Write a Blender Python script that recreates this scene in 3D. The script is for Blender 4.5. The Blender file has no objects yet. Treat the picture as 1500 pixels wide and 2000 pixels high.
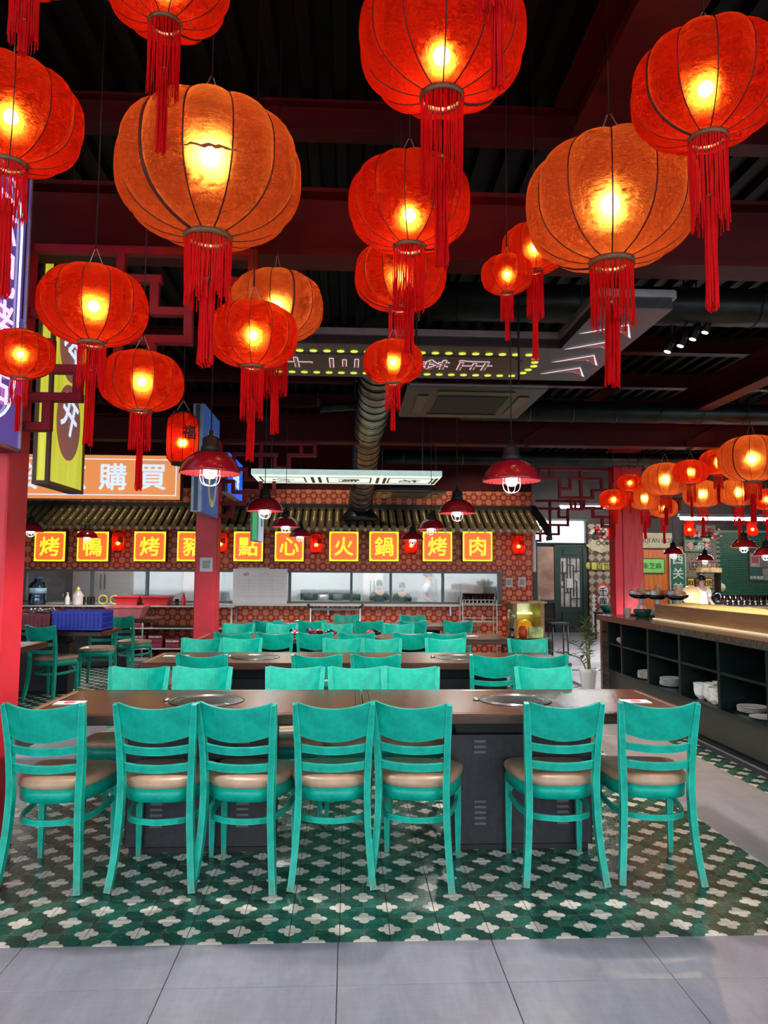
import bpy, bmesh, math, random
from mathutils import Vector, Matrix
random.seed(7)
PI = math.pi
SC = bpy.context.scene
COL = SC.collection

# ------------------------------------------------------------------ camera, sky, exposure
cam = bpy.data.cameras.new('camera')
cam.sensor_fit = 'VERTICAL'; cam.sensor_height = 36.0; cam.lens = 36.0 * 1460 / 2000
cam.clip_start = 0.05; cam.clip_end = 200
co = bpy.data.objects.new('camera', cam); COL.objects.link(co)
# rows: world X, Y, Z axes written in camera axes (looks along +Y, a little right and up, slight roll)
co.matrix_world = Matrix(((0.99884, -0.00994, -0.04707, 0.0), (-0.04773, -0.0825, -0.99545, 0.0),
                          (0.00601, 0.99654, -0.08288, 1.44), (0, 0, 0, 1)))
SC.camera = co
w = bpy.data.worlds.new('daylight'); SC.world = w; w.use_nodes = True
w.node_tree.nodes['Background'].inputs[0].default_value = (0.86, 0.93, 1.0, 1)
w.node_tree.nodes['Background'].inputs[1].default_value = 3.4
SC.view_settings.view_transform = 'Standard'; SC.view_settings.look = 'None'
SC.view_settings.gamma = 1.0; SC.view_settings.use_curve_mapping = False
SC.view_settings.exposure = 0.12
SC.cycles.max_bounces = 5; SC.cycles.diffuse_bounces = 3; SC.cycles.glossy_bounces = 2; SC.cycles.transmission_bounces = 3
SC.cycles.use_adaptive_sampling = True; SC.cycles.adaptive_threshold = .15
SC.cycles.transparent_max_bounces = 8; SC.cycles.sample_clamp_indirect = 4.0
LANTERN_W = 21.0      # light of a lantern one metre wide
PENDANT_W = 100.0

# ------------------------------------------------------------------ mesh helpers
class MB:
    def __init__(s): s.v = []; s.f = []; s.sm = []
    def add(s, vs, fs, smooth=False):
        o = len(s.v); s.v += [tuple(p) for p in vs]
        for f in fs: s.f.append(tuple(i + o for i in f)); s.sm.append(smooth)
        return s
    def box(s, x0, x1, y0, y1, z0, z1, ch=0.0):
        if ch > 0: return s.cbox(x0, x1, y0, y1, z0, z1, ch)
        vs = [(x, y, z) for z in (z0, z1) for y in (y0, y1) for x in (x0, x1)]
        return s.add(vs, [(0, 2, 3, 1), (4, 5, 7, 6), (0, 1, 5, 4), (2, 6, 7, 3), (0, 4, 6, 2), (1, 3, 7, 5)])
    def cbox(s, x0, x1, y0, y1, z0, z1, c):
        # a box with chamfered edges
        bm = bmesh.new(); bmesh.ops.create_cube(bm, size=1.0)
        for v in bm.verts:
            v.co = Vector((x0 if v.co.x < 0 else x1, y0 if v.co.y < 0 else y1, z0 if v.co.z < 0 else z1))
        bmesh.ops.bevel(bm, geom=list(bm.edges), offset=c, segments=1, affect='EDGES')
        bm.verts.index_update()
        s.add([v.co[:] for v in bm.verts], [[v.index for v in f.verts] for f in bm.faces]); bm.free(); return s
    def sweep(s, path, w, h, up=(0, 0, 1), closed=False, smooth=False, n=0):
        # rectangle (n=0) or ellipse with n sides swept along a path; w across, h along 'up'
        P = [Vector(p) for p in path]; N = len(P); up = Vector(up)
        W = w if isinstance(w, (list, tuple)) else [w] * N
        H = h if isinstance(h, (list, tuple)) else [h] * N
        rings = []
        for i in range(N):
            if closed: t = P[(i + 1) % N] - P[i - 1]
            else: t = P[min(i + 1, N - 1)] - P[max(i - 1, 0)]
            t.normalize(); u0 = up
            if abs(t.dot(u0)) > .98: u0 = Vector((0, 1, 0)) if abs(t.y) < .9 else Vector((1, 0, 0))
            a = t.cross(u0).normalized(); b = a.cross(t).normalized()
            if n: cs = [(math.cos(2*PI*k/n), math.sin(2*PI*k/n)) for k in range(n)]
            else: cs = [(-1, -1), (1, -1), (1, 1), (-1, 1)]
            rings.append([P[i] + a * (c[0] * W[i] / 2) + b * (c[1] * H[i] / 2) for c in cs])
        m = len(rings[0]); vs = [q for r in rings for q in r]; fs = []
        for i in range(N if closed else N - 1):
            j = (i + 1) % N
            for k in range(m): fs.append((i*m + k, i*m + (k+1) % m, j*m + (k+1) % m, j*m + k))
        if not closed: fs += [tuple(range(m))[::-1], tuple((N-1)*m + k for k in range(m))]
        return s.add(vs, fs, smooth or n > 5)
    def tube(s, path, r, n=8, closed=False):
        d = [x * 2 for x in r] if isinstance(r, (list, tuple)) else r * 2
        return s.sweep(path, d, d, closed=closed, n=n, smooth=True)
    def lathe(s, prof, n=24, c=(0, 0, 0), close=True, smooth=True):
        vs = []; fs = []; m = len(prof)
        for k in range(n):
            a = 2*PI*k/n
            for r, z in prof: vs.append((c[0] + r*math.cos(a), c[1] + r*math.sin(a), c[2] + z))
        for k in range(n):
            j = (k+1) % n
            for i in range(m-1): fs.append((k*m+i, j*m+i, j*m+i+1, k*m+i+1))
        if close:
            if prof[0][0] > 1e-6: fs.append(tuple(k*m for k in range(n))[::-1])
            if prof[-1][0] > 1e-6: fs.append(tuple(k*m+m-1 for k in range(n)))
        return s.add(vs, fs, smooth)
    def prism(s, poly, y0, y1):
        # polygon in (x, z), thickness along y
        n = len(poly); vs = [(p[0], y0, p[1]) for p in poly] + [(p[0], y1, p[1]) for p in poly]
        return s.add(vs, [tuple(range(n)), tuple(range(n, 2*n))[::-1]] + [(i, n+i, n+(i+1) % n, (i+1) % n) for i in range(n)])
    def ball(s, c, r, n=12, m=8, sq=(1, 1, 1)):
        i0 = len(s.v)
        s.lathe([(r*math.sin(PI*i/m), -r*math.cos(PI*i/m)) for i in range(m+1)], n, close=False)
        for i in range(i0, len(s.v)):
            x, y, z = s.v[i]; s.v[i] = (c[0]+x*sq[0], c[1]+y*sq[1], c[2]+z*sq[2])
        return s
    def rot(s, mat):
        s.v = [tuple(mat @ Vector(p)) for p in s.v]; return s
    def mesh(s, name, mat):
        me = bpy.data.meshes.new(name); me.from_pydata(s.v, [], s.f); me.validate()
        if len(me.polygons) == len(s.sm): me.polygons.foreach_set('use_smooth', s.sm)
        bm = bmesh.new(); bm.from_mesh(me); bmesh.ops.remove_doubles(bm, verts=bm.verts, dist=1e-6)
        bmesh.ops.recalc_face_normals(bm, faces=bm.faces); bm.to_mesh(me); bm.free()
        if mat: me.materials.append(mat)
        return me

def link(name, data, parent=None, loc=None, rot=None, scale=None):
    o = bpy.data.objects.new(name, data); COL.objects.link(o)
    if parent is not None: o.parent = parent
    if loc is not None: o.location = loc
    if rot is not None: o.rotation_euler = rot
    if scale is not None: o.scale = scale
    return o
def obj(name, mb, mat, parent=None, loc=None, rot=None, scale=None):
    return link(name, mb.mesh(name, mat), parent, loc, rot, scale)
def tag(o, label=None, cat=None, group=None, kind=None):
    if label: o['label'] = label
    if cat: o['category'] = cat
    if group: o['group'] = group
    if kind: o['kind'] = kind
    return o
def thing(name, label, cat, loc=(0, 0, 0), rz=0, group=None):
    return tag(link(name, None, None, loc, (0, 0, rz)), label, cat, group)
def copy_tree(o, parent=None):
    c = o.copy(); COL.objects.link(c); c.parent = parent
    for ch in list(o.children): copy_tree(ch, c)
    return c
def struct(name, mb, mat, label=None):
    return tag(obj(name, mb, mat), label, None, None, 'structure')
def part(name, parent, mat, *boxes, ch=0.0):
    mb = MB()
    for b in boxes: mb.box(*b, ch=ch)
    return obj(name, mb, mat, parent)
def catmull(pts, k=4, closed=False):
    P = [Vector(p) for p in pts]; n = len(P); out = []
    for i in range(n if closed else n - 1):
        p0 = P[i-1] if (closed or i > 0) else P[0]; p1 = P[i]; p2 = P[(i+1) % n]
        p3 = P[(i+2) % n] if (closed or i + 2 < n) else P[-1]
        for j in range(k):
            t = j / k
            out.append(.5*((2*p1) + (p2-p0)*t + (2*p0-5*p1+4*p2-p3)*t*t + (3*p1-p0-3*p2+p3)*t**3))
    if not closed: out.append(P[-1])
    return out
def text(name, s, size, mat, parent=None, loc=(0, 0, 0), rot=(PI/2, 0, 0), bold=0.0, ext=0.002, sx=1.0, spacing=1.0, line=1.0):
    cu = bpy.data.curves.new('t', 'FONT'); cu.body = s; cu.size = size; cu.offset = min(bold, 0) * size; cu.extrude = ext
    cu.align_x = 'CENTER'; cu.align_y = 'CENTER'; cu.space_character = spacing; cu.space_line = line; cu.resolution_u = 3
    t = bpy.data.objects.new('t', cu); COL.objects.link(t)
    bpy.context.view_layer.update()
    me = bpy.data.meshes.new_from_object(t.evaluated_get(bpy.context.evaluated_depsgraph_get()))
    bpy.data.objects.remove(t); bpy.data.curves.remove(cu)
    if len(me.vertices):
        xs = [v.co.x for v in me.vertices]; ys = [v.co.y for v in me.vertices]
        cx = (min(xs)+max(xs))/2; cy = (min(ys)+max(ys))/2
        for v in me.vertices: v.co.x = (v.co.x-cx)*sx; v.co.y -= cy
    if bold > 0 and len(me.vertices):      # thicken the strokes by overlaying shifted copies
        V = [v.co.copy() for v in me.vertices]; F = [tuple(p.vertices) for p in me.polygons]; vs = []; fs = []; d = bold*size*.8
        for k in range(6):
            o = Vector((d*math.cos(k*PI/3), d*math.sin(k*PI/3), k*.00006)); b0 = len(vs); vs += [tuple(v+o) for v in V]; fs += [tuple(i+b0 for i in f) for f in F]
        me = bpy.data.meshes.new(name); me.from_pydata(vs, [], fs)
    me.materials.clear(); me.materials.append(mat)
    return link(name, me, parent, loc, rot)

# ------------------------------------------------------------------ material helpers
class NT:
    def __init__(s, name):
        s.m = bpy.data.materials.new(name); s.m.use_nodes = True; s.t = s.m.node_tree
        s.t.nodes.clear(); s.out = s.n('ShaderNodeOutputMaterial')
    def n(s, k, **kw):
        x = s.t.nodes.new(k)
        for a, b in kw.items(): setattr(x, a, b)
        return x
    def lk(s, a, b): s.t.links.new(a, b)
    def put(s, sock, v):
        if hasattr(v, 'is_output'): s.lk(v, sock)
        elif isinstance(v, (tuple, list)) and len(v) == 3 and sock.type == 'RGBA': sock.default_value = (*v, 1)
        else: sock.default_value = v
    def math(s, op, a, b=None, c=None):
        x = s.n('ShaderNodeMath', operation=op); s.put(x.inputs[0], a)
        if b is not None: s.put(x.inputs[1], b)
        if c is not None: s.put(x.inputs[2], c)
        return x.outputs[0]
    def mix(s, f, a, b):
        x = s.n('ShaderNodeMix', data_type='RGBA'); s.put(x.inputs[0], f); s.put(x.inputs[6], a); s.put(x.inputs[7], b)
        return x.outputs[2]
    def obj(s): return s.n('ShaderNodeTexCoord').outputs['Object']
    def pos(s): return s.n('ShaderNodeNewGeometry').outputs['Position']
    def xyz(s, v):
        x = s.n('ShaderNodeSeparateXYZ'); s.lk(v, x.inputs[0]); return x.outputs
    def mapping(s, v, scale=(1, 1, 1), rot=(0, 0, 0), loc=(0, 0, 0)):
        x = s.n('ShaderNodeMapping'); s.lk(v, x.inputs[0]); x.inputs['Scale'].default_value = scale
        x.inputs['Rotation'].default_value = rot; x.inputs['Location'].default_value = loc; return x.outputs[0]
    def noise(s, v, scale=5, detail=3, rough=.55, dist=0):
        x = s.n('ShaderNodeTexNoise'); s.lk(v, x.inputs['Vector']); x.inputs['Scale'].default_value = scale
        x.inputs['Detail'].default_value = detail; x.inputs['Roughness'].default_value = rough; x.inputs['Distortion'].default_value = dist
        return x.outputs['Fac']
    def ramp(s, f, a, b):
        x = s.n('ShaderNodeMapRange'); x.clamp = True; s.put(x.inputs[0], f); x.inputs[1].default_value = a; x.inputs[2].default_value = b
        return x.outputs[0]
    def bump(s, h, strength=.2, dist=.01):
        x = s.n('ShaderNodeBump'); x.inputs['Strength'].default_value = strength; x.inputs['Distance'].default_value = dist
        s.lk(h, x.inputs['Height']); return x.outputs[0]
    def pbr(s, col, rough=.5, metal=0, normal=None, emit=None, estr=0, coat=0, spec=None, trans=0):
        b = s.n('ShaderNodeBsdfPrincipled'); s.put(b.inputs['Base Color'], col); s.put(b.inputs['Roughness'], rough)
        b.inputs['Metallic'].default_value = metal
        if normal is not None: s.lk(normal, b.inputs['Normal'])
        if emit is not None: s.put(b.inputs['Emission Color'], emit); s.put(b.inputs['Emission Strength'], estr)
        if coat: b.inputs['Coat Weight'].default_value = coat; b.inputs['Coat Roughness'].default_value = .15
        if spec is not None: b.inputs['Specular IOR Level'].default_value = spec
        if trans: b.inputs['Transmission Weight'].default_value = trans
        return b.outputs[0]
    def done(s, sh): s.lk(sh, s.out.inputs[0]); return s.m
def plain(name, col, rough=.5, metal=0, var=.18, vs=6, bump=.0, bs=60, emit=None, estr=0, coat=0, stretch=(1, 1, 1), spec=None):
    t = NT(name); v = t.mapping(t.obj(), stretch); f = t.noise(v, vs, 4)
    c = t.mix(t.ramp(f, .3, .7), tuple(x*(1-var) for x in col), tuple(min(1, x*(1+var)) for x in col))
    nm = t.bump(t.noise(v, bs, 3), bump, .004) if bump else None
    if emit is not None and var: emit = t.mix(t.ramp(f, .3, .7), tuple(x*(1-var*.5) for x in emit), emit)
    return t.done(t.pbr(c, rough, metal, nm, emit, estr, coat, spec))
def lit(name, col, s=1.0, var=.06):
    m = plain(name, tuple(x*.4 for x in col), .4, var=var, emit=col, estr=s); m.cycles.emission_sampling = 'NONE'; return m
def wood(name, c0, c1, rough=.35, axis=(1, 12, 12), sc=3, coat=0.0):
    t = NT(name); v = t.mapping(t.obj(), axis); f = t.noise(v, sc, 5, .6, .6); g = t.noise(v, sc*7, 3)
    c = t.mix(t.ramp(t.math('ADD', t.math('MULTIPLY', f, .75), t.math('MULTIPLY', g, .25)), .35, .65), c0, c1)
    return t.done(t.pbr(c, rough, 0, t.bump(g, .06, .002), coat=coat))

# ------------------------------------------------------------------ materials
def chair_paint():
    t = NT('teal_paint'); v = t.obj(); z = t.xyz(v)[2]; n1 = t.noise(v, 14, 5, .65); n2 = t.noise(v, 70, 4, .7)
    c = t.mix(t.ramp(n1, .35, .68), (0.0, .27, .20), (.0, .40, .30))
    wear = t.math('MULTIPLY', t.ramp(n2, .57, .72), t.ramp(n1, .45, .7))
    c = t.mix(t.math('MULTIPLY', wear, .55), c, (.12, .55, .46))
    foot = t.math('MULTIPLY', t.ramp(z, .07, .0), t.ramp(n2, .35, .6))
    c = t.mix(foot, c, (.10, .11, .09))
    bv = t.n('ShaderNodeBevel', samples=3); bv.inputs[0].default_value = .005
    dt = t.n('ShaderNodeVectorMath', operation='DOT_PRODUCT'); t.lk(bv.outputs[0], dt.inputs[0]); t.lk(t.n('ShaderNodeNewGeometry').outputs['Normal'], dt.inputs[1])
    edge = t.math('MULTIPLY', t.ramp(dt.outputs['Value'], .985, .90), t.ramp(n1, .30, .55))
    c = t.mix(t.math('MULTIPLY', edge, .6), c, (.30, .62, .52))
    return t.done(t.pbr(c, t.math('ADD', .26, t.math('MULTIPLY', n2, .2)), 0, t.bump(n2, .06, .003), spec=.28))
TEAL = chair_paint()
TAN = plain('tan_vinyl', (.40, .255, .17), .42, var=.22, vs=9, bump=.12, bs=120)
WALNUT = wood('walnut_laminate', (.032, .013, .009), (.085, .034, .021), .27, (1, 14, 14), 2.2, .1)
EDGE = wood('table_edge_wood', (.19, .085, .04), (.30, .15, .07), .4, (1, 10, 10), 3)
BLACK = plain('black_steel', (.018, .019, .024), .42, .3, .35, 30, .05, 200)
BLACKM = plain('matte_black', (.006, .006, .007), .6, var=.2)
LOUV = plain('louvre_steel', (.10, .105, .115), .38, .5, .2)
RED = plain('red_paint', (.62, .010, .028), .45, var=.16, vs=3, bump=.05, bs=90)
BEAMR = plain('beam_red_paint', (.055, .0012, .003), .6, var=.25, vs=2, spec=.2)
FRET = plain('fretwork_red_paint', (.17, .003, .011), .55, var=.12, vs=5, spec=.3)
WOODRED = wood('red_stained_wood', (.42, .02, .03), (.62, .06, .07), .5, (10, 10, .8), 3)
DECK = plain('black_deck_paint', (.0035, .003, .003), .6, 0, .4, 3, spec=.15)
DUCT = plain('dark_galvanised_duct', (.030, .036, .034), .38, .75, .3, 5)
FLEX = plain('foil_flexible_duct', (.34, .28, .20), .33, .85, .25, 9)
STEEL = plain('brushed_steel', (.52, .53, .54), .38, .55, .1, 4, stretch=(1, 20, 20))
GREYW = plain('kitchen_white_wall', (.46, .52, .54), .5, var=.08)
DARKG = plain('grey_window_frame', (.10, .11, .11), .45, .4, .1)
WHITE = plain('white_ceramic', (.74, .73, .70), .22, var=.05)
PAPER = plain('white_paper', (.72, .70, .68), .7, var=.05)
PLASTW = plain('white_plastic', (.62, .61, .58), .4, var=.05)
GREENP = plain('dark_green_paint', (.012, .038, .026), .4, var=.25, vs=4)
CABG = plain('counter_dark_green', (.0035, .012, .011), .32, var=.3, vs=3)
CABF = plain('counter_plinth_olive', (.020, .024, .014), .35, var=.25, vs=3)
CORD = plain('black_cord', (.004, .004, .004), .6, var=.1)
WIRE = plain('pale_wire', (.50, .42, .40), .4, .3, .1)
RIB = plain('brown_rib', (.075, .012, .006), .6, var=.3, vs=30)
RING = plain('brass_brown_ring', (.19, .10, .045), .45, .2, .25, 20)
def silk():
    t = NT('red_silk_thread'); f = t.noise(t.obj(), 14, 3); c = t.mix(f, (.92, .008, .012), (1.0, .03, .03))
    d = t.n('ShaderNodeBsdfDiffuse'); t.lk(c, d.inputs[0]); tl = t.n('ShaderNodeBsdfTranslucent'); t.lk(c, tl.inputs[0])
    m = t.n('ShaderNodeMixShader'); m.inputs[0].default_value = .45; t.lk(d.outputs[0], m.inputs[1]); t.lk(tl.outputs[0], m.inputs[2]); return t.done(m.outputs[0])
FRINGE = silk()
ENAMEL = plain('red_enamel', (.30, .006, .014), .25, var=.1, coat=.5)
ENIN = plain('pale_red_enamel_inside', (.62, .07, .08), .4, var=.05)
CAGE = plain('white_wire_cage', (.80, .80, .80), .35, .2, .05)
def emis(name, c, s):
    t = NT(name); e = t.n('ShaderNodeEmission'); e.inputs[0].default_value = (*c, 1); e.inputs[1].default_value = s
    m = t.done(e.outputs[0])
    if 'tube' not in name: m.cycles.emission_sampling = 'NONE'
    return m
BULB = emis('warm_bulb', (1.0, .82, .50), 90.0)
BULBW = emis('white_bulb', (1.0, .96, .93), 14.0)
TUBE = emis('fluorescent_tube', (.95, 1.0, .98), 75.0)

def shade(name, c0, c1, tc, tr, fc):
    t = NT(name); v = t.obj(); w1 = t.noise(t.mapping(v, (1, 1, 2.2)), 16, 6, .75, 1.8); w2 = t.noise(t.mapping(v, (.6, .6, 3)), 48, 4, .7, 1.6)
    c = t.mix(t.ramp(t.math('ADD', t.math('MULTIPLY', w1, .6), t.math('MULTIPLY', w2, .4)), .34, .64), c0, c1)
    nm = t.bump(w1, .9, .012)
    d = t.n('ShaderNodeBsdfDiffuse'); t.lk(c, d.inputs[0]); t.lk(nm, d.inputs['Normal'])
    tl = t.n('ShaderNodeBsdfTranslucent'); t.lk(c, tl.inputs[0]); t.lk(nm, tl.inputs['Normal'])
    m = t.n('ShaderNodeMixShader'); m.inputs[0].default_value = .62; t.lk(d.outputs[0], m.inputs[1]); t.lk(tl.outputs[0], m.inputs[2])
    rf = t.n('ShaderNodeBsdfRefraction'); rf.inputs[0].default_value = (*fc, 1); rf.inputs['Roughness'].default_value = .62; rf.inputs['IOR'].default_value = 1.12; t.lk(nm, rf.inputs['Normal'])
    mr = t.n('ShaderNodeMixShader'); mr.inputs[0].default_value = .36; t.lk(m.outputs[0], mr.inputs[1]); t.lk(rf.outputs[0], mr.inputs[2]); m = mr
    tp = t.n('ShaderNodeBsdfTransparent'); tp.inputs[0].default_value = (*tc, 1)
    m2 = t.n('ShaderNodeMixShader'); m2.inputs[0].default_value = tr
    t.lk(m.outputs[0], m2.inputs[1]); t.lk(tp.outputs[0], m2.inputs[2])
    return t.done(m2.outputs[0])
SH_RED = shade('red_lantern_cloth', (.42, .003, .002), (.98, .026, .008), (1, .74, .42), .07, (1.0, .20, .02))
SH_ORA = shade('orange_lantern_cloth', (.42, .04, .010), (.90, .15, .035), (1, .78, .48), .07, (1.0, .40, .07))

def glass(name, tint=(.9, .95, .95), refl=.12):
    t = NT(name); tp = t.n('ShaderNodeBsdfTransparent'); tp.inputs[0].default_value = (*tint, 1)
    g = t.n('ShaderNodeBsdfGlossy'); g.inputs['Roughness'].default_value = .04
    fr = t.n('ShaderNodeFresnel'); fr.inputs[0].default_value = 1.5
    m = t.n('ShaderNodeMixShader'); t.lk(t.math('ADD', fr.outputs[0], refl), m.inputs[0]); t.lk(tp.outputs[0], m.inputs[1]); t.lk(g.outputs[0], m.inputs[2])
    return t.done(m.outputs[0])
GLASS = glass('window_glass', refl=.05)
GLASSW = glass('drinking_glass', (.93, .95, .93), .10)
BLUEJ = glass('blue_bottle_plastic', (.50, .72, .97), .10)
BLUED = glass('dark_blue_bottle_plastic', (.30, .40, .58), .10)

TS = .202; X0 = -.02; Y0 = 3.068
def floor_tile():
    # quatrefoil cement tile: pale flowers on two greens, small brown dots, printed joints
    t = NT('flower_cement_tile'); p = t.xyz(t.pos())
    u = t.math('DIVIDE', t.math('SUBTRACT', p[0], X0), TS); v = t.math('DIVIDE', t.math('SUBTRACT', p[1], Y0 + TS/2), TS)
    def near(a, off):
        a = t.math('ADD', a, off) if off else a
        return t.math('ABSOLUTE', t.math('SUBTRACT', a, t.math('ROUND', a)))
    def hyp(a, b): return t.math('SQRT', t.math('ADD', t.math('MULTIPLY', a, a), t.math('MULTIPLY', b, b)))
    wob = t.math('MULTIPLY', t.math('SUBTRACT', t.noise(t.pos(), 60, 2), .5), .02)
    def flower(off):
        a, b = near(u, off), near(v, off); c = .132
        d = t.math('MINIMUM', hyp(t.math('SUBTRACT', a, c), b), hyp(a, t.math('SUBTRACT', b, c)))
        return t.math('ADD', t.math('MINIMUM', d, hyp(a, b)), wob)
    d = t.math('MINIMUM', flower(0), flower(.5))
    dot = t.math('MINIMUM', t.math('ADD', near(u, .5), near(v, 0)), t.math('ADD', near(u, 0), near(v, .5)))
    cu = t.math('FLOOR', t.math('MULTIPLY', u, 2)); cv = t.math('FLOOR', t.math('MULTIPLY', v, 2))
    chk = t.math('PINGPONG', t.math('ADD', cu, cv), 1)
    nz = t.noise(t.pos(), 45, 5, .7); nl = t.noise(t.pos(), 1.6, 2)
    g1 = t.mix(nz, (.004, .040, .028), (.012, .085, .060)); g2 = t.mix(nz, (.010, .080, .056), (.026, .150, .105))
    c = t.mix(chk, g1, g2)
    lines = t.math('MINIMUM', t.math('MINIMUM', near(u, 0), near(u, .5)), t.math('MINIMUM', near(v, 0), near(v, .5)))
    c = t.mix(t.math('MULTIPLY', t.ramp(lines, .012, .005), .35), c, (.30, .24, .19))
    c = t.mix(t.ramp(dot, .045, .035), c, (.19, .055, .035))
    c = t.mix(t.ramp(d, .118, .110), c, (.004, .03, .02))
    c = t.mix(t.ramp(d, .105, .098), c, t.mix(nz, (.60, .55, .48), (.78, .73, .66)))
    c = t.mix(t.math('MULTIPLY', t.ramp(nl, .45, .75), .12), c, (.30, .30, .26))
    return t.done(t.pbr(c, t.math('ADD', .16, t.math('MULTIPLY', nz, .2)), 0, t.bump(nz, .03, .002)))
FTILE = floor_tile()
def grey_tile():
    t = NT('grey_floor_tile'); n1 = t.noise(t.mapping(t.pos(), (1, .35, 1), (0, 0, .5)), 5, 6, .65, .8); n2 = t.noise(t.mapping(t.pos(), (1, 5, 1), (0, 0, -.9)), 9, 5, .7, .4)
    n3 = t.noise(t.mapping(t.pos(), (7, 1, 1), (0, 0, -.5)), 4, 5, .7, .3)
    f = t.math('ADD', t.math('MULTIPLY', n1, .55), t.math('ADD', t.math('MULTIPLY', n2, .2), t.math('MULTIPLY', n3, .25)))
    c = t.mix(t.ramp(f, .33, .68), (.215, .212, .258), (.37, .365, .425))
    return t.done(t.pbr(c, t.math('ADD', .24, t.math('MULTIPLY', n2, .2)), 0, t.bump(n2, .03, .002)))
GTILE = grey_tile()
GROUT = plain('dark_grout', (.05, .05, .055), .8, var=.2)
def polka():
    # wallpaper of orange discs, large and small, on brick red
    t = NT('polka_wallpaper'); p = t.xyz(t.pos()); s = .185
    a = t.math('DIVIDE', p[0], s); b = t.math('DIVIDE', p[2], s)
    def disc(ox, oz, r):
        q = t.math('ADD', a, ox); k = t.math('ADD', b, oz)
        q = t.math('SUBTRACT', q, t.math('ROUND', q)); k = t.math('SUBTRACT', k, t.math('ROUND', k))
        return t.math('SUBTRACT', t.math('SQRT', t.math('ADD', t.math('MULTIPLY', q, q), t.math('MULTIPLY', k, k))), r)
    d = t.math('MINIMUM', disc(0, 0, .31), disc(.5, .5, .215))
    d2 = t.math('MINIMUM', disc(.5, 0, .10), disc(0, .5, .10)); d = t.math('MINIMUM', d, d2)
    n = t.noise(t.pos(), 30, 3)
    inner = t.mix(n, (.62, .17, .06), (.82, .27, .10)); rim = (.70, .19, .06)
    c = t.mix(t.ramp(d, .012, -.008), (.36, .018, .014), rim)
    c = t.mix(t.ramp(d, -.05, -.07), c, inner)
    return t.done(t.pbr(c, .5))
POLKA = polka()
def scales(name, c0, c1, s=.22):
    # overlapping fish-scale fans
    t = NT(name); p = t.xyz(t.pos()); a = t.math('DIVIDE', p[0], s); b = t.math('DIVIDE', p[2], s*.5)
    row = t.math('FLOOR', b); fb = t.math('SUBTRACT', b, row)
    q = t.math('ADD', a, t.math('MULTIPLY', row, .5)); q = t.math('SUBTRACT', q, t.math('ROUND', q))
    r = t.math('SQRT', t.math('ADD', t.math('MULTIPLY', q, q), t.math('MULTIPLY', t.math('MULTIPLY', fb, fb), .25)))
    k = t.ramp(t.math('SINE', t.math('MULTIPLY', r, 38)), -.2, .2)
    return t.done(t.pbr(t.mix(k, c0, c1), .5))
SCALE = scales('fan_wallpaper', (.055, .030, .022), (.36, .28, .20))
def argyle(name, c0, c1, s=.2):
    t = NT(name); p = t.xyz(t.pos())
    a = t.math('ADD', t.math('DIVIDE', p[0], s), t.math('DIVIDE', p[2], s)); b = t.math('SUBTRACT', t.math('DIVIDE', p[0], s), t.math('DIVIDE', p[2], s))
    k = t.math('PINGPONG', t.math('ADD', t.math('FLOOR', a), t.math('FLOOR', b)), 1)
    return t.done(t.pbr(t.mix(k, c0, t.mix(t.noise(t.pos(), 4), c1, (.45, .36, .24))), .5))
ARGYLE = argyle('diamond_wallpaper', (.11, .055, .045), (.33, .24, .14))
PLANK = wood('orange_planks', (.55, .10, .015), (.80, .20, .03), .45, (14, 14, .7), 3)
GBRICK = plain('green_glazed_brick', (.012, .085, .045), .18, var=.45, vs=2.5, coat=.4)
BGROUT = plain('pale_brick_grout', (.20, .27, .20), .8, var=.15)
ROOFT = plain('glazed_roof_tile', (.20, .15, .07), .3, .25, .35, 6)
MARBLE = wood('dark_streaked_marble', (.028, .017, .014), (.15, .095, .075), .18, (2, 14, 8), 4, .4)
MURAL = plain('painted_mural', (.48, .27, .20), .55, var=.5, vs=1.6, stretch=(1, 1, 1.6))

# ------------------------------------------------------------------ the setting
struct('floor', MB().box(-8, 11.6, -3, 19, -.12, -.006), GROUT, 'tiled restaurant floor')
FLOOR = bpy.data.objects['floor']
g = .0015
tm = MB().cbox(g, TS-g, g, TS-g, -.008, 0, .0012).mesh('flower_tile', FTILE)
cells = []
def region(x0, x1, y0, y1):
    i0 = math.ceil((x0-X0)/TS - 1e-6); j0 = math.ceil((y0-Y0)/TS - 1e-6)
    x = i0
    while X0+(x+1)*TS <= x1+1e-6:
        y = j0
        while Y0+(y+1)*TS <= y1+1e-6: cells.append((X0+x*TS, Y0+y*TS)); y += 1
        x += 1
XL = X0-10*TS; XR = X0+10.5*TS; XW = X0+13.5*TS; XE = X0+15*TS
region(XL, X0+10*TS+1e-4, Y0, Y0+41*TS)
half = [(X0+10*TS, Y0+k*TS) for k in range(41)]       # cut half tiles along the walkway
rest = sorted(cells, key=lambda c: c[1] + abs(c[0])*.12)
for c in rest[:270]: link('floor_tile', tm, FLOOR, (c[0], c[1], 0))
thm = MB().cbox(g, TS/2-g, g, TS-g, -.008, 0, .0012).mesh('half_tile', FTILE)
for c in half[:24]: link('floor_tile', thm, FLOOR, (c[0], c[1], 0))
cells2 = rest[270:]; cells = []
region(XW+TS*.5-1e-4, XE+1e-4, 3.0, 11.4); region(-7.9, XL-TS*2.9, 6.8, 12.2); cells2 += cells
m = MB()
for c in cells2: m.box(c[0]+g, c[0]+TS-g, c[1]+g, c[1]+TS-g, -.008, -.0002)
for c in half[24:]: m.box(c[0]+g, c[0]+TS/2-g, c[1]+g, c[1]+TS-g, -.008, -.0002)
tag(obj('floor_tiles_far', m, FTILE, FLOOR), 'flower patterned floor tiles farther back', kind='stuff')
GX, GY = .6055, .31
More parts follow.
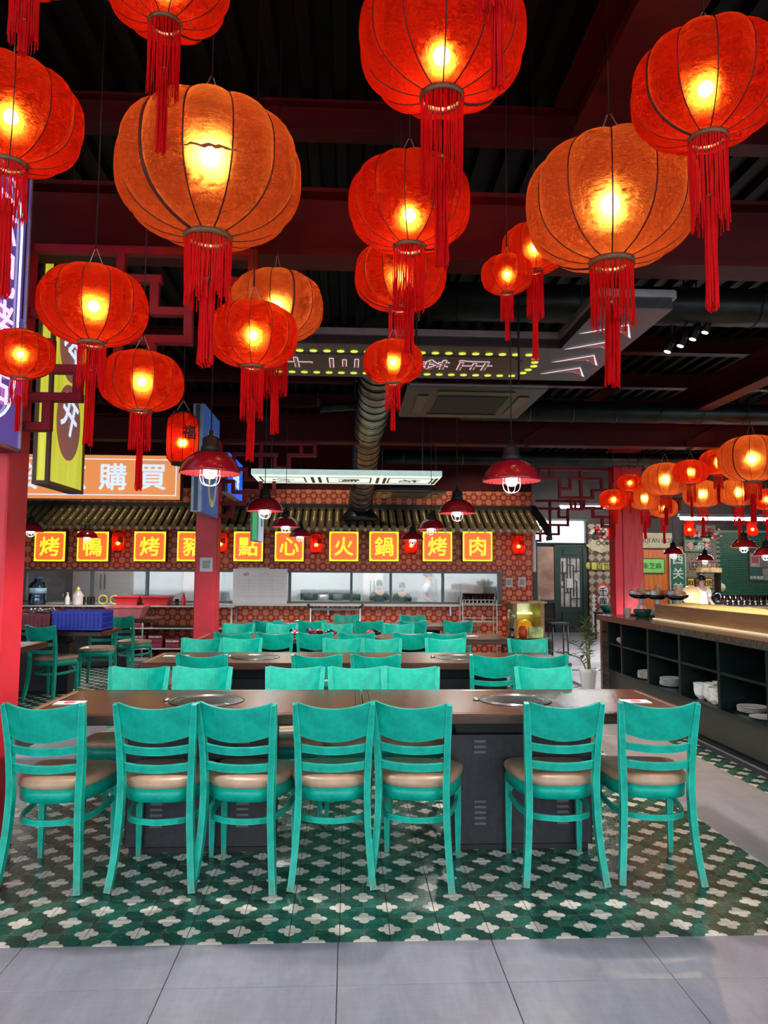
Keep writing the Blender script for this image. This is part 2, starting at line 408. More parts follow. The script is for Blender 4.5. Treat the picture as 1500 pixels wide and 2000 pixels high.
gm = MB().cbox(g, GX-g, g, GY-g, -.008, 0, .0015).mesh('grey_tile', GTILE)
for r in range(1, 8):
    for k in range(-5, 8): link('floor_slab', gm, FLOOR, (-.025+k*GX, Y0-r*GY, 0))
wm = MB().cbox(g, XW+TS*.5-XR-g, g, .62-g, -.008, 0, .0015).mesh('walk_tile', GTILE)
for k in range(18): link('floor_slab', wm, FLOOR, (XR, Y0+k*.62, 0))
wl = MB().cbox(g, XL-(XL-TS*2.9)-g, g, .62-g, -.008, 0, .0015).mesh('walk_tile', GTILE)
for k in range(15): link('floor_slab', wl, FLOOR, (XL-TS*2.9, Y0+k*.62, 0))
m = MB()
for i in range(33):
    for j in range(14):
        x, y = -8+i*.6, 11.36+j*.6
        if y > 12.2 or x > -2.6: m.box(x+g, x+.6-g, y+g, y+.6-g, -.008, -.0002)
for i in range(14):
    for j in range(14):
        x, y = 3.1+i*.6, Y0+j*.6
        if x < 11: m.box(x+g, x+.6-g, y+g, y+.6-g, -.008, -.0002)
for i in range(8):
    for j in range(6): m.box(-7.8+i*.6+g, -7.2+i*.6-g, Y0+j*.62+g, Y0+j*.62+.62-g, -.008, -.0002)
tag(obj('grey_tiles_far', m, GTILE, FLOOR), 'plain grey floor tiles farther back', kind='stuff')
struct('ground_outside', MB().box(-30, 30, -40, -3.02, -.2, -.05), GTILE, 'pavement in front of the restaurant')

# corrugated deck, ribs along Y
prof = []
x = -8.0
while x < 11.6: prof += [(x, 4.47), (x+.07, 4.47), (x+.09, 4.40), (x+.16, 4.40), (x+.18, 4.47)]; x += .2
m = MB(); n = len(prof); vs = [(a, -1.2, b) for a, b in prof] + [(a, 19, b) for a, b in prof] + [(a, -1.2, 4.6) for a, b in prof] + [(a, 19, 4.6) for a, b in prof]
m.add(vs, [(i, i+1, n+i+1, n+i) for i in range(n-1)] + [(2*n+i, 3*n+i, 3*n+i+1, 2*n+i+1) for i in range(n-1)])
struct('ceiling', m, DECK, 'black corrugated metal roof deck')
def ibeam_x(name, x0, x1, yc, z0, z1, w, label, fl=.025):
    m = MB()
    h = w/2; pts = [(-h, z0), (h, z0), (h, z0+fl), (.012, z0+fl), (.012, z1-fl), (h, z1-fl), (h, z1), (-h, z1), (-h, z1-fl), (-.012, z1-fl), (-.012, z0+fl), (-h, z0+fl)]
    k = len(pts); vs = [(x0, yc+a, b) for a, b in pts] + [(x1, yc+a, b) for a, b in pts]
    m.add(vs, [tuple(range(k)), tuple(range(k, 2*k))[::-1]] + [(i, (i+1) % k, k+(i+1) % k, k+i) for i in range(k)])
    return struct(name, m, BEAMR, label)
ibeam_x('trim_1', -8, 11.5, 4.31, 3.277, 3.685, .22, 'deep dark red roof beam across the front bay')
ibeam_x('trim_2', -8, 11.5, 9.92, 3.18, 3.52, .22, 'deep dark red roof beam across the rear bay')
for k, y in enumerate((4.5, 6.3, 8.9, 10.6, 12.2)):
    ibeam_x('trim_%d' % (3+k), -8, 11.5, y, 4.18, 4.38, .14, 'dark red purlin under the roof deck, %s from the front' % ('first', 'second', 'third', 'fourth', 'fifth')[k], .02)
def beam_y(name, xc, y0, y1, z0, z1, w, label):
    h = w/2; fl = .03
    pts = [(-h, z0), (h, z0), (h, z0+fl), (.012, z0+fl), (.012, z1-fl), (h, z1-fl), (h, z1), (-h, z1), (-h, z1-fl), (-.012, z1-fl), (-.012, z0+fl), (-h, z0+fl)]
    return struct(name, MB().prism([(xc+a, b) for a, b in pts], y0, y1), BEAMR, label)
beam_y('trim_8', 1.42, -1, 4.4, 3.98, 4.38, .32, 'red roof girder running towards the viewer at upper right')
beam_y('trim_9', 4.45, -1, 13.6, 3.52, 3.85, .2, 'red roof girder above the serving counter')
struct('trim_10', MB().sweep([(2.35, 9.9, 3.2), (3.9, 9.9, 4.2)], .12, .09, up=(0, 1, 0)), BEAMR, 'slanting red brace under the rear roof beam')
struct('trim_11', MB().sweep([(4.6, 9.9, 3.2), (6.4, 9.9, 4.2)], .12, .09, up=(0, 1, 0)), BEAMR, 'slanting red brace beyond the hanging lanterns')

# back wall with the long kitchen window
WY = 13.7
struct('wall_back', MB().box(-8, 3.4, WY, WY+.14, 0, .93).box(-8, 3.4, WY, WY+.14, 1.485, 2.98).box(-8, -5.78, WY, WY+.14, .93, 1.485).box(2.78, 3.4, WY, WY+.14, .93, 1.485), POLKA, 'brick red wall with orange polka dots')
struct('trim_14', MB().box(-8.1, 11.6, -1.35, -1.2, 3.95, 4.7), BEAMR, 'added unseen fascia behind the viewer, keeping sky light off the roof beams')  # board added out of view to hold sky light off ceiling and beams
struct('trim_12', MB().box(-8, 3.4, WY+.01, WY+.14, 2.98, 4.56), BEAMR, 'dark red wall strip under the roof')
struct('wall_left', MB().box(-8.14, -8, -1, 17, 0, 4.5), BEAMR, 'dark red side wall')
struct('wall_right', MB().box(11.5, 11.64, -1, 19, 0, 4.5), GREENP, 'dark green side wall')
struct('wall_kitchen_side', MB().box(3.28, 3.4, WY+.14, 18.9, 0, 4.56), plain('corridor_wall_brown', (.10, .05, .04), .6), 'brown corridor wall beside the kitchen')
struct('wall_back_right', MB().box(3.4, 11.5, 18.9, 19.05, 2.86, 4.56).box(3.4, 4.75, 18.9, 19.05, 0, 2.86).box(6.08, 11.5, 18.9, 19.05, 0, 2.86).box(4.75, 5.24, 18.9, 19.05, 0, 2.24), plain('dark_brown_wall', (.035, .022, .02), .6), 'dark wall at the far right')
KIT = struct('wall_kitchen', MB().box(-8, 3.28, 16.6, 16.7, 0, 3.2).box(-8, 3.28, WY+.14, 16.7, 3.0, 3.1), GREYW, 'pale kitchen wall behind the window')
# window frame, mullions and panes
WIN = struct('window_1', MB().box(-5.82, 2.82, WY-.03, WY+.16, .89, .935).box(-5.82, 2.82, WY-.03, WY+.16, 1.46, 1.50).box(-5.82, -5.77, WY-.03, WY+.16, .935, 1.46).box(2.77, 2.82, WY-.03, WY+.16, .935, 1.46), DARKG, 'long kitchen serving window')
mx = [-5.77, -4.6, -3.62, -2.42, -1.06, 0.06, .78, 1.74, 2.77]
for a in mx[1:-1]: part('window_mullion', WIN, DARKG, (a-.022, a+.022, WY+.0, WY+.1, .935, 1.46))
for a, b in zip(mx, mx[1:]): part('window_pane', WIN, GLASS, (a+.022, b-.022, WY+.05, WY+.056, .935, 1.46))
part('window_sill', WIN, STEEL, (-5.9, 2.8, WY-.16, WY+.0, .885, .905))

# far right: door, transom, panels, brick wall
D1 = struct('door_1', MB().box(5.24, 5.34, 18.84, 18.95, 0, 2.24).box(5.98, 6.08, 18.84, 18.95, 0, 2.24).box(5.34, 5.98, 18.84, 18.95, 2.16, 2.24), GREENP, 'dark green door frame')
part('door_leaf', D1, GREENP, (5.34, 5.98, 18.87, 18.91, 0, .64), (5.34, 5.98, 18.87, 18.91, 1.88, 2.16), (5.34, 5.41, 18.87, 18.91, .64, 1.88), (5.91, 5.98, 18.87, 18.91, .64, 1.88))
part('door_panel', D1, GREENP, (5.42, 5.9, 18.845, 18.87, .12, .5), ch=.01)
part('door_panel', D1, GREENP, (5.46, 5.86, 18.845, 18.87, 1.95, 2.1), ch=.01)
part('door_pane', D1, plain('frosted_pink_pane', (.55, .46, .46), .5, var=.35, vs=7), (5.41, 5.91, 18.895, 18.905, .64, 1.88))
for x_, a, b in ((5.5, .64, 1.5), (5.58, 1.0, 1.88), (5.66, .64, 1.2), (5.66, 1.35, 1.88), (5.74, .9, 1.7), (5.82, .64, 1.3), (5.82, 1.5, 1.88), (5.46, 1.3, 1.8)):
    part('door_lattice_bar', D1, GREENP, (x_-.012, x_+.012, 18.865, 18.895, a, b))
for z_, a, b in ((1.0, 5.5, 5.66), (1.3, 5.58, 5.8), (1.5, 5.42, 5.58), (1.7, 5.6, 5.74), (.85, 5.66, 5.9), (1.55, 5.74, 5.9), (1.15, 5.42, 5.5)):
    part('door_lattice_bar', D1, GREENP, (a, b, 18.866, 18.894, z_-.012, z_+.012))
part('door_notice', D1, PAPER, (5.56, 5.72, 18.855, 18.862, 1.12, 1.36))
W2 = struct('window_2', MB().box(4.72, 6.1, 18.84, 18.95, 2.22, 2.27).box(4.72, 6.1, 18.84, 18.95, 2.83, 2.88), GREENP, 'bright transom window over the green door')
part('window_pane', W2, glass('transom_glass', (.95, .98, 1.0), 0), (4.75, 6.08, 18.9, 18.906, 2.27, 2.83))
struct('wall_panel_mural', MB().box(4.78, 5.22, 18.82, 18.9, .82, 2.16), MURAL, 'peach painted mural panel left of the door')
struct('trim_13', MB().box(4.66, 4.78, 18.75, 18.9, 0, 2.3).box(4.78, 5.22, 18.78, 18.9, .74, .82).box(4.78, 5.22, 18.78, 18.9, .3, .36), GREENP, 'dark green post and rails beside the mural')
struct('wall_panel_diamond', MB().box(6.12, 7.2, 18.82, 18.9, .0, 2.75), ARGYLE, 'brown and cream diamond wallpaper panel')
PL = struct('wall_panel_planks', MB().box(7.2, 8.62, 18.84, 18.9, 0, 2.2), BLACKM, 'orange plank wall panel')
for k in range(12): part('plank', PL, PLANK, (7.21+k*.117, 7.21+k*.117+.112, 18.815, 18.845, .02, 2.19))
struct('wall_panel_fan', MB().box(8.62, 9.46, 18.82, 18.9, 0, 2.75), SCALE, 'grey and brown fan pattern wallpaper panel')
BW = struct('wall_panel_brick', MB().box(9.46, 11.5, 18.84, 18.9, .55, 2.62), BGROUT, 'green glazed brick wall')
bmx = MB().cbox(0, .172, 0, .02, 0, .050, .004).mesh('brick', GBRICK)
nb = 0
for r in range(34):
    for k in range(9):
        xx = 9.47 + k*.18 - (.09 if r % 2 else 0)
        if xx < 9.4 or nb >= 290: continue
        link('brick', bmx, BW, (xx, 18.825, .6+r*.058)); nb += 1
m = MB()
for r in range(34):
    for k in range(9, 13):
        xx = 9.47 + k*.18 - (.09 if r % 2 else 0)
        if xx < 11.3: m.cbox(xx, xx+.172, 18.825, 18.845, .6+r*.058, .65+r*.058, .004)
tag(obj('bricks_farther_right', m, GBRICK, BW), kind='stuff')
# pillars
def pillar(name, x0, x1, y0, y1, z1, mat, label, zb=0):
    return struct(name, MB().cbox(x0, x1, y0, y1, zb, z1, .008), mat, label)
pillar('pillar_front_left', -2.06, -1.78, 3.97, 4.22, 3.285, RED, 'red steel pillar at the left edge of the picture')
pillar('pillar_centre', -1.985, -1.70, 9.8, 10.05, 3.18, RED, 'red pillar behind the third table row')
pillar('pillar_right', 4.29, 4.61, 11.5, 11.8, 3.6, WOODRED, 'red stained wooden pillar behind the counter')
part('pillar_side_trim', bpy.data.objects['pillar_right'], RED, (4.17, 4.29, 11.52, 11.78, 0, 3.6))
tag(link('conduit_pipe', MB().tube([(3.441, 13.76, 1.5), (3.441, 13.76, 2.95)], .04, 10).mesh('conduit', PLASTW)), 'white vertical pipe at the corner of the polka-dot wall', 'pipe')

# ------------------------------------------------------------------ chairs
def make_chair():
    root = thing('dining_chair', '', 'chair', group='teal dining chairs')
    pz = [0, .08, .2, .32, .45, .56, .66, .76, .84]
    def px(z):
        k = [(0, .190), (.12, .175), (.3, .162), (.45, .160), (.65, .167), (.84, .180)]
        for (a, b), (c, d) in zip(k, k[1:]):
            if z <= c: return b + (d-b)*(z-a)/(c-a)
        return k[-1][1]
    def py(z):
        k = [(0, -.262), (.1, -.235), (.25, -.212), (.45, -.205), (.58, -.212), (.7, -.232), (.84, -.265)]
        for (a, b), (c, d) in zip(k, k[1:]):
            if z <= c: return b + (d-b)*(z-a)/(c-a)
        return k[-1][1]
    for s in (-1, 1):
        pts = catmull([(s*px(z), py(z), z) for z in pz], 3); n = len(pts)
        w_ = [.030 if i < n-4 else .030-.002*(i-n+5) for i in range(n)]
        obj('back_leg', MB().sweep(pts, w_, [.030 + .012*math.sin(PI*min(1, i/n*1.2)) for i in range(n)], up=(0, 1, 0)), TEAL, root)
        obj('front_leg', MB().sweep([(s*.185, .178, 0), (s*.185, .178, .2), (s*.183, .175, .40)], [.022, .030, .034], [.022, .030, .034], up=(0, 1, 0)), TEAL, root)
    def slat(name, z0, z1, th, bow, dip):
        m = MB(); N = 14; vs = []; fs = []
        for i in range(N+1):
            u = -1 + 2*i/N
            for z, off in ((z0, 0), (z1, 0), (z1, th), (z0, th)):
                x = u*(px(z)-.012); y = py(z) - bow*(1-u*u) + off - th/2
                vs.append((x, y, z - dip*(1-u*u)))
        for i in range(N):
            for k in range(4): fs.append((i*4+k, i*4+(k+1) % 4, (i+1)*4+(k+1) % 4, (i+1)*4+k))
        fs += [(0, 1, 2, 3), (N*4+3, N*4+2, N*4+1, N*4)]
        return obj(name, m.add(vs, fs), TEAL, root)
    slat('backrest', .690, .846, .020, .046, .024)
    slat('back_slat', .612, .648, .018, .038, .008); slat('back_slat', .528, .564, .018, .034, .006)
    half = [(0, .215), (.10, .214), (.175, .20), (.21, .155), (.207, .06), (.192, -.05), (.165, -.13), (.10, -.188), (0, -.205)]
    out = catmull([(x, y, 0) for x, y in half] + [(-x, y, 0) for x, y in half[-2:0:-1]], 3, True)
    def stack(levels):
        m = MB(); n = len(out); vs = []; fs = []
        for z, s in levels: vs += [(p.x*s, p.y*s, z) for p in out]
        for L in range(len(levels)-1):
            for i in range(n): fs.append((L*n+i, L*n+(i+1) % n, (L+1)*n+(i+1) % n, (L+1)*n+i))
        fs += [tuple(range(n))[::-1], tuple((len(levels)-1)*n+i for i in range(n))]
        return m.add(vs, fs, True)
    obj('seat_cushion', stack([(.436, .95), (.440, .99), (.456, 1.01), (.472, .985), (.482, .92), (.487, .78), (.489, .4)]), TAN, root)
    o = obj('seat_frame', stack([(.376, .955), (.436, .965)]), TEAL, root)
    hoop = catmull([(-.182, .178, .305), (-.178, .05, .295), (-.16, -.08, .29), (-.12, -.155, .288), (0, -.195, .288), (.12, -.155, .288), (.16, -.08, .29), (.178, .05, .295), (.182, .178, .305)], 4)
    obj('hoop_stretcher', MB().sweep(hoop, .012, .027), TEAL, root)
    for s in (-1, 1):
        obj('corner_brace', MB().sweep(catmull([(s*.183, .17, .30), (s*.165, .15, .34), (s*.12, .13, .377)], 3), .012, .014), TEAL, root)
    return root
CH = make_chair(); used = [False]
def chair(x, yb, face, label, dr=0.0):
    # yb: depth of the top of the backrest; face +1 looks away from the viewer, -1 towards
    o = CH if not used[0] else copy_tree(CH); used[0] = True
    r = (0 if face > 0 else PI) + dr
    o.location = (x - .265*math.sin(r), yb + .265*math.cos(r), 0); o.rotation_euler = (0, 0, r); o['label'] = label
    return o
ORD = ['first', 'second', 'third', 'fourth', 'fifth', 'sixth', 'seventh', 'eighth', 'ninth', 'tenth']
rows = [
 ('near side of the front table', 1, 3.545, [(-1.385, -.06), (-.880, -.03), (-.512, -.16), (-.060, .02), (.300, -.22), (1.025, -.02), (1.48, -.08)]),
 ('far side of the front table', -1, 4.92, [(-1.325, .02), (-.925, -.03), (-.335, .0), (.066, .02), (.41, -.02), (1.28, .0)]),
 ('near side of the second table row', 1, 5.66, [(-1.075, .0), (-.226, .03), (.212, -.03), (1.11, .0), (1.485, .03)]),
 ('far side of the second table row', -1, 7.08, [(-1.345, .0), (-.98, .0), (-.04, .0), (.318, .03), (.916, .0), (1.70, .0)]),
 ('near side of the third table row', 1, 7.76, [(-1.17, .0), (-.745, .03), (-.335, .0), (.09, .0), (.655, .0), (1.04, .02)]),
 ('far side of the third table row', -1, 9.17, [(-1.31, .0), (-.79, .0), (-.124, .0), (.62, .0)]),
 ('near side of the rearmost table row', 1, 9.77, [(-1.025, .0), (-.469, .0), (.269, .0), (.84, .0), (1.438, .0)]),
 ('far side of the rearmost table row', -1, 11.18, [(-.02, .0), (.96, .0)])]
for where, face, yb, xs in rows:
    for i, (x, dr) in enumerate(xs):
        chair(x, yb, face, 'teal chair at the %s, %s from the left' % (where, ORD[i]), dr)
chair(-3.46, 8.68, 1, 'teal chair beside the red pillar, in front of the crate table', -.25)
chair(-3.02, 9.0, -1, 'teal chair with its tan seat towards us behind the crate table', .1).location = (-3.22, 9.98, 0)
chair(-3.15, 10.66, 1, 'teal chair behind the blue crate, by the steel shelves', -.35)
chair(-3.98, 10.2, -1, 'teal chair half hidden behind the crate table', .0)

# ------------------------------------------------------------------ hot pot tables
BURN = plain('dark_glass_hob', (.010, .013, .012), .3, var=.2, spec=.3)
RINGM = plain('bright_steel_rim', (.55, .52, .48), .2, .95, .1)
def make_table():
    t = thing('hotpot_table', '', 'table', group='hotpot tables')
    obj('table_top', MB().cbox(-.80, .80, -.36, .36, .712, .752, .003), WALNUT, t)
    m = MB(); a, b = .838, .40
    obj('edge_band', MB().box(-a, a, -b, -.361, .700, .752, ch=.006), WALNUT, t)
    obj('edge_band', MB().box(-a, a, .361, b, .700, .752, ch=.006), WALNUT, t)
    obj('edge_band', MB().box(-a, -.801, -.361, .361, .700, .752, ch=.006), EDGE, t)
    obj('edge_band', MB().box(.801, a, -.361, .361, .700, .752, ch=.006), EDGE, t)
    cab = obj('cabinet', MB().cbox(-.38, .38, -.13, .13, .03, .60, .006), BLACK, t)
    obj('cabinet_top_recess', MB().box(-.34, .34, -.10, .10, .60, .712), BLACKM, t)
    obj('plinth', MB().box(-.36, .36, -.11, .11, 0, .03), BLACKM, t)
    lm = MB().prism([(-.032, 0), (.032, 0), (.030, .013), (-.030, .013)], -.006, 0).mesh('louvre', LOUV)
    for sx in (-.22, .22):
        for z in (.555, .527, .499): link('louvre', lm, cab, (sx, -.13, z))
        for k in range(5): link('louvre', lm, cab, (sx, -.13, .245-.028*k))
        for z in (.555, .527, .499): link('louvre', lm, cab, (sx, .13, z), (0, 0, PI))
    hob = obj('hob', MB().lathe([(0, .7525), (.19, .7525), (.20, .754), (.19, .755), (0, .7545)], 40, close=False), BURN, t)
    for r in (.168, .150, .196):
        obj('hob_ring', MB().tube([(r*math.cos(2*PI*k/40), r*math.sin(2*PI*k/40), .755) for k in range(40)], .0016, 6, True), RINGM, hob)
    obj('hob_knob', MB().lathe([(.018, .752), (.018, .764), (.012, .768), (0, .768)], 14, (-.215, 0, 0)), RINGM, t)
    return t
TB = make_table(); first = True
for k, (yc, nm) in enumerate(((4.15, 'front'), (6.27, 'second'), (8.38, 'third'), (10.38, 'rearmost'))):
    for s, (xc, sd) in enumerate(((-.755, 'left'), (.925, 'right'))):
        o = TB if first else copy_tree(TB); first = False
        inner = [c for c in o.children if c.name.startswith('edge_band') and c.data.materials[0] == EDGE]
        for c in inner:      # where the two halves meet the edge is dark
            xs = sum(v.co.x for v in c.data.vertices)
            if (xs > 0) == (s == 0): c.material_slots[0].link = 'OBJECT'; c.material_slots[0].material = WALNUT
        o.location = (xc, yc, 0); o['label'] = 'dark walnut hotpot table with black cabinet, %s half of the %s table row' % (sd, nm)
for (x, y, lab) in ((-3.69, 9.3, 'dark hotpot table carrying the blue and dark red crates'), (-3.81, 7.28, 'dark table corner showing right of the left red pillar')):
    o = copy_tree(TB); o.location = (x, y, 0); o['label'] = lab
# printed cards on the tables
CARDR = plain('card_red_print', (.75, .10, .14), .6, var=.1)
def card(x, y, rz, lab, w=.15, d=.10):
    t = thing('menu_card', lab, 'card', (x, y, .7525), rz, 'cards on the tables')
    obj('sheet', MB().box(-w/2, w/2, -d/2, d/2, 0, .003), PAPER, t)
    obj('printed_emblem', MB().lathe([(0, .0032), (.03, .0032), (.03, .0036), (0, .0036)], 20, close=False), CARDR, t)
    return t
card(-1.46, 4.09, .08, 'white card with red emblem on the left end of the front table')
card(1.58, 4.10, -.05, 'white card with red print on the right end of the front table')
card(-1.42, 6.36, 0, 'pale card on the left end of the second table row', .2, .09)
card(1.35, 8.42, .3, 'white paper on the right half of the third table row', .2, .12)

# ------------------------------------------------------------------ lanterns
NG = 12
def lr(t): return max(.125, .5*(1-abs(t)**2.6)**(1/2.2))
def lantern_mesh(mat):
    m = MB(); R = 22; S = NG*6; vs = []; fs = []
    for i in range(R+1):
        a = -PI/2 + PI*i/R; t = math.sin(a)*.985; r = lr(t)
        for k in range(S):
            ph = 2*PI*k/S; b = 1 - .075*(1-abs(math.sin(NG*ph/2)))**1.3
            vs.append((r*b*math.cos(ph), r*b*math.sin(ph), .36*t))
    for i in range(R):
        for k in range(S): fs.append((i*S+k, i*S+(k+1) % S, (i+1)*S+(k+1) % S, (i+1)*S+k))
    return m.add(vs, fs, True).mesh('shade', mat)
ML = {'red': lantern_mesh(SH_RED), 'orange': lantern_mesh(SH_ORA)}
def rib_mesh(r0, n=5):
    pts = []
    for i in range(23):
        a = -PI/2 + PI*i/22; t = math.sin(a)*.985; pts.append((lr(t)*.926+.002, 0, .36*t))
    return MB().tube(pts, r0, n).mesh('rib', RIB)
RB = rib_mesh(.0042); RB2 = rib_mesh(.011, 6)
RGB = MB().lathe([(.118, -.385), (.132, -.385), (.132, -.345), (.118, -.345), (.118, -.385)], 28, close=False).mesh('bottom_ring', RING)
RGT = MB().lathe([(.0, .352), (.135, .350), (.135, .372), (.0, .374)], 24, close=False).mesh('top_cap', RIB)
def strands(n, rf, r0, top, seg, sd, jit, sw):
    # hanging threads of length 1 (scaled per lantern)
    rnd = random.Random(sd); m = MB()
    for k in range(n):
        a = 2*PI*k/n + rnd.uniform(-.05, .05); r = rf(rnd); L = 1-rnd.uniform(0, jit); x, y = r*math.cos(a), r*math.sin(a); pts = []
        dx, dy = rnd.uniform(-sw, sw), rnd.uniform(-sw, sw)
        for i in range(seg+1):
            q = i/seg; pts.append((x+dx*q*q+rnd.uniform(-1, 1)*sw*.18, y+dy*q*q+rnd.uniform(-1, 1)*sw*.18, -q*L))
        m.sweep(pts, r0*2, r0*2, n=3)
    return m
FR = strands(64, lambda r: .122+r.uniform(-.007, .004), .0036, 0, 5, 3, .16, .012).mesh('fringe', FRINGE)
TA = strands(40, lambda r: .040*math.sqrt(r.random()), .0052, 0, 5, 5, .07, .012).mesh('tassel', FRINGE)
KN = MB().lathe([(0, .03), (.022, .02), (.030, 0), (.022, -.03), (.026, -.05), (0, -.055)], 12).mesh('tassel_knot', RIB)
BM = MB().ball((0, 0, 0), .052, 14, 10).mesh('bulb', BULB)
WI = [MB().tube([(s*.10, 0, .365), (s*.01, 0, .56)], .004, 5).mesh('hanger_wire', WIRE) for s in (-1, 1)]
SOCK = MB().lathe([(0, .16), (.03, .16), (.03, .06), (0, .06)], 10).mesh('socket', BLACKM)
LG = 'round cloth lanterns'
def lantern(x, y, z, D, col, label, fr=.5, ta=.95, power=1.0, wires=True, bz=0.0):
    rz = random.uniform(0, 2*PI)
    t = thing('cloth_lantern', label, 'lantern', (x, y, z), rz, LG); t.scale = (D, D, D)
    link('shade', ML[col], t)
    for k in range(NG): link('rib', RB2 if k == 0 else RB, t, None, (0, 0, 2*PI*k/NG))
    link('bottom_ring', RGB, t); link('top_cap', RGT, t); link('bulb', BM, t, (0, 0, bz)); link('socket', SOCK, t, (0, 0, bz))
    o = link('fringe', FR, t, (0, 0, -.375), None, (1, 1, fr)); o['kind'] = 'stuff'
    o = link('tassel', TA, t, (0, 0, -.375-fr*.62), None, (1, 1, ta-fr*.62)); o['kind'] = 'stuff'
    link('tassel_knot', KN, t, (0, 0, -.375-fr*.62))
    if wires:
        for q in WI: link('hanger_wire', q, t)
    top = (4.43-z)/D
    if top > .6: link('cord', MB().tube([(0, 0, .555), (0, 0, top)], .004/D*.9, 6).mesh('cord', CORD), t)
    L = bpy.data.lights.new('lantern_light', 'POINT'); L.energy = LANTERN_W*D*D*power; L.color = (1.0, .80, .52); L.shadow_soft_size = .06*D
    link('lantern_light', L, t, (0, 0, bz))
    return t
LN = [
 (-1.398, 2.988, 3.297, 0.563, 'red', 'red lantern cut off by the left edge, above the purple sign', 0.42, 0.98),
 (-0.746, 2.828, 3.787, 0.504, 'red', 'red lantern at the top edge, only its underside and tassel showing', 0.6, 1.05),
 (-0.652, 3.323, 3.263, 0.838, 'orange', 'huge orange lantern at upper left with a torn seam', 0.38, 0.7),
 (0.340, 2.707, 3.493, 0.647, 'red', 'large red lantern at top centre with the longest fringe', 0.6, 1.03),
 (1.395, 2.747, 3.362, 0.574, 'red', 'large red lantern in the upper right corner', 0.66, 1.2),
 (1.252, 3.430, 3.234, 0.815, 'orange', 'huge orange lantern at right below the corner lantern', 0.39, 0.735),
 (0.273, 3.398, 3.185, 0.582, 'red', 'medium red lantern right under the top centre lantern', 0.54, 0.87),
 (0.268, 3.946, 3.058, 0.503, 'red', 'red lantern half hidden behind the middle one', 0.5, 0.85),
 (0.220, 3.758, 2.526, 0.309, 'red', 'small red lantern hanging low in the middle before the dark sign', 0.46, 0.78),
 (-1.165, 3.361, 2.643, 0.481, 'red', 'flattened red lantern in front of the yellow-green sign', 0.43, 0.96),
 (-1.509, 3.428, 2.433, 0.301, 'red', 'small red lantern at the left edge over the purple sign', 0.44, 0.82),
 (-1.002, 3.587, 2.356, 0.400, 'red', 'red lantern hanging lowest at left, before the orange sign', 0.48, 0.95),
 (-0.480, 3.626, 2.609, 0.442, 'red', 'red lantern left of centre in front of an orange one', 0.6, 1.05),
 (-0.404, 3.984, 2.887, 0.513, 'orange', 'orange lantern peeking out behind a red one left of centre', 0.62, 1.0),
 (0.834, 3.853, 3.043, 0.277, 'red', 'smallest red lantern, left of two half behind the big orange one', 0.57, 0.93),
 (1.019, 3.985, 3.253, 0.366, 'red', 'small red lantern tucked against the left of the big orange one', 0.75, 1.38),
 (-1.197, 2.616, 3.734, 0.402, 'red', 'lantern above the upper left corner, only its fringe showing', 0.62, 0.7),
 (0.441, 2.157, 3.597, 0.469, 'red', 'lantern above the top edge, only its pink tassel showing right of centre', 0.6, 1.06),
 (4.983, 8.954, 2.895, 0.797, 'orange', 'largest orange lantern of the cluster over the counter', 0.3, 0.62),
 (5.133, 10.096, 3.023, 0.498, 'red', 'red lantern behind the largest orange one of the counter cluster', 0.4, 0.8),
 (4.405, 9.376, 2.779, 0.437, 'red', 'red lantern highest in the middle of the counter cluster', 0.55, 1.0),
 (4.303, 9.909, 2.749, 0.624, 'orange', 'orange lantern second largest of the counter cluster', 0.4, 0.62),
 (3.930, 10.232, 2.736, 0.336, 'red', 'small red lantern in front of the red wooden pillar', 0.5, 0.9),
 (3.635, 10.055, 2.479, 0.399, 'red', 'leftmost red lantern of the counter cluster', 0.5, 0.95),
 (4.250, 10.513, 2.551, 0.461, 'orange', 'orange-red lantern lower left in the counter cluster', 0.5, 0.9),
 (4.700, 10.920, 2.450, 0.404, 'orange', 'lowest orange lantern of the counter cluster', 0.5, 0.95),
 (5.148, 10.605, 2.634, 0.552, 'orange', 'orange lantern low in the middle of the counter cluster', 0.42, 0.75),
 (5.753, 10.734, 2.681, 0.573, 'orange', 'orange lantern low under the largest one of the counter cluster', 0.5, 0.95),
 (6.303, 10.954, 2.600, 0.450, 'red', 'red lantern of the counter cluster at the right edge', 0.5, 1.0)]
for i, q in enumerate(LN):
    o = lantern(*q, bz={2: .10, 3: -.10, 6: -.09}.get(i, 0.0))
    if 'torn' in q[5]:      # the ragged tear in the cloth
        a0 = math.atan2(-q[1], -q[0]); top = []; bot = []; rnd = random.Random(4)
        for k in range(19):
            a = a0-.30+.62*k/18; zc = -.12+rnd.uniform(-.006, .006); h = .008*math.sin(PI*k/18)**.7*rnd.uniform(.5, 1.2)+.001
            for lst, zz in ((top, zc+h), (bot, zc-h)):
                r = lr(zz/.36)+.004; lst.append((r*math.cos(a), r*math.sin(a), zz))
        m = MB().add(top+bot, [(k, k+1, 20+k, 19+k) for k in range(18)], True)
        obj('torn_cloth', m, plain('frayed_cloth', (.30, .06, .015), .7, var=.4, vs=30), o, None, (0, 0, -o.rotation_euler.z))

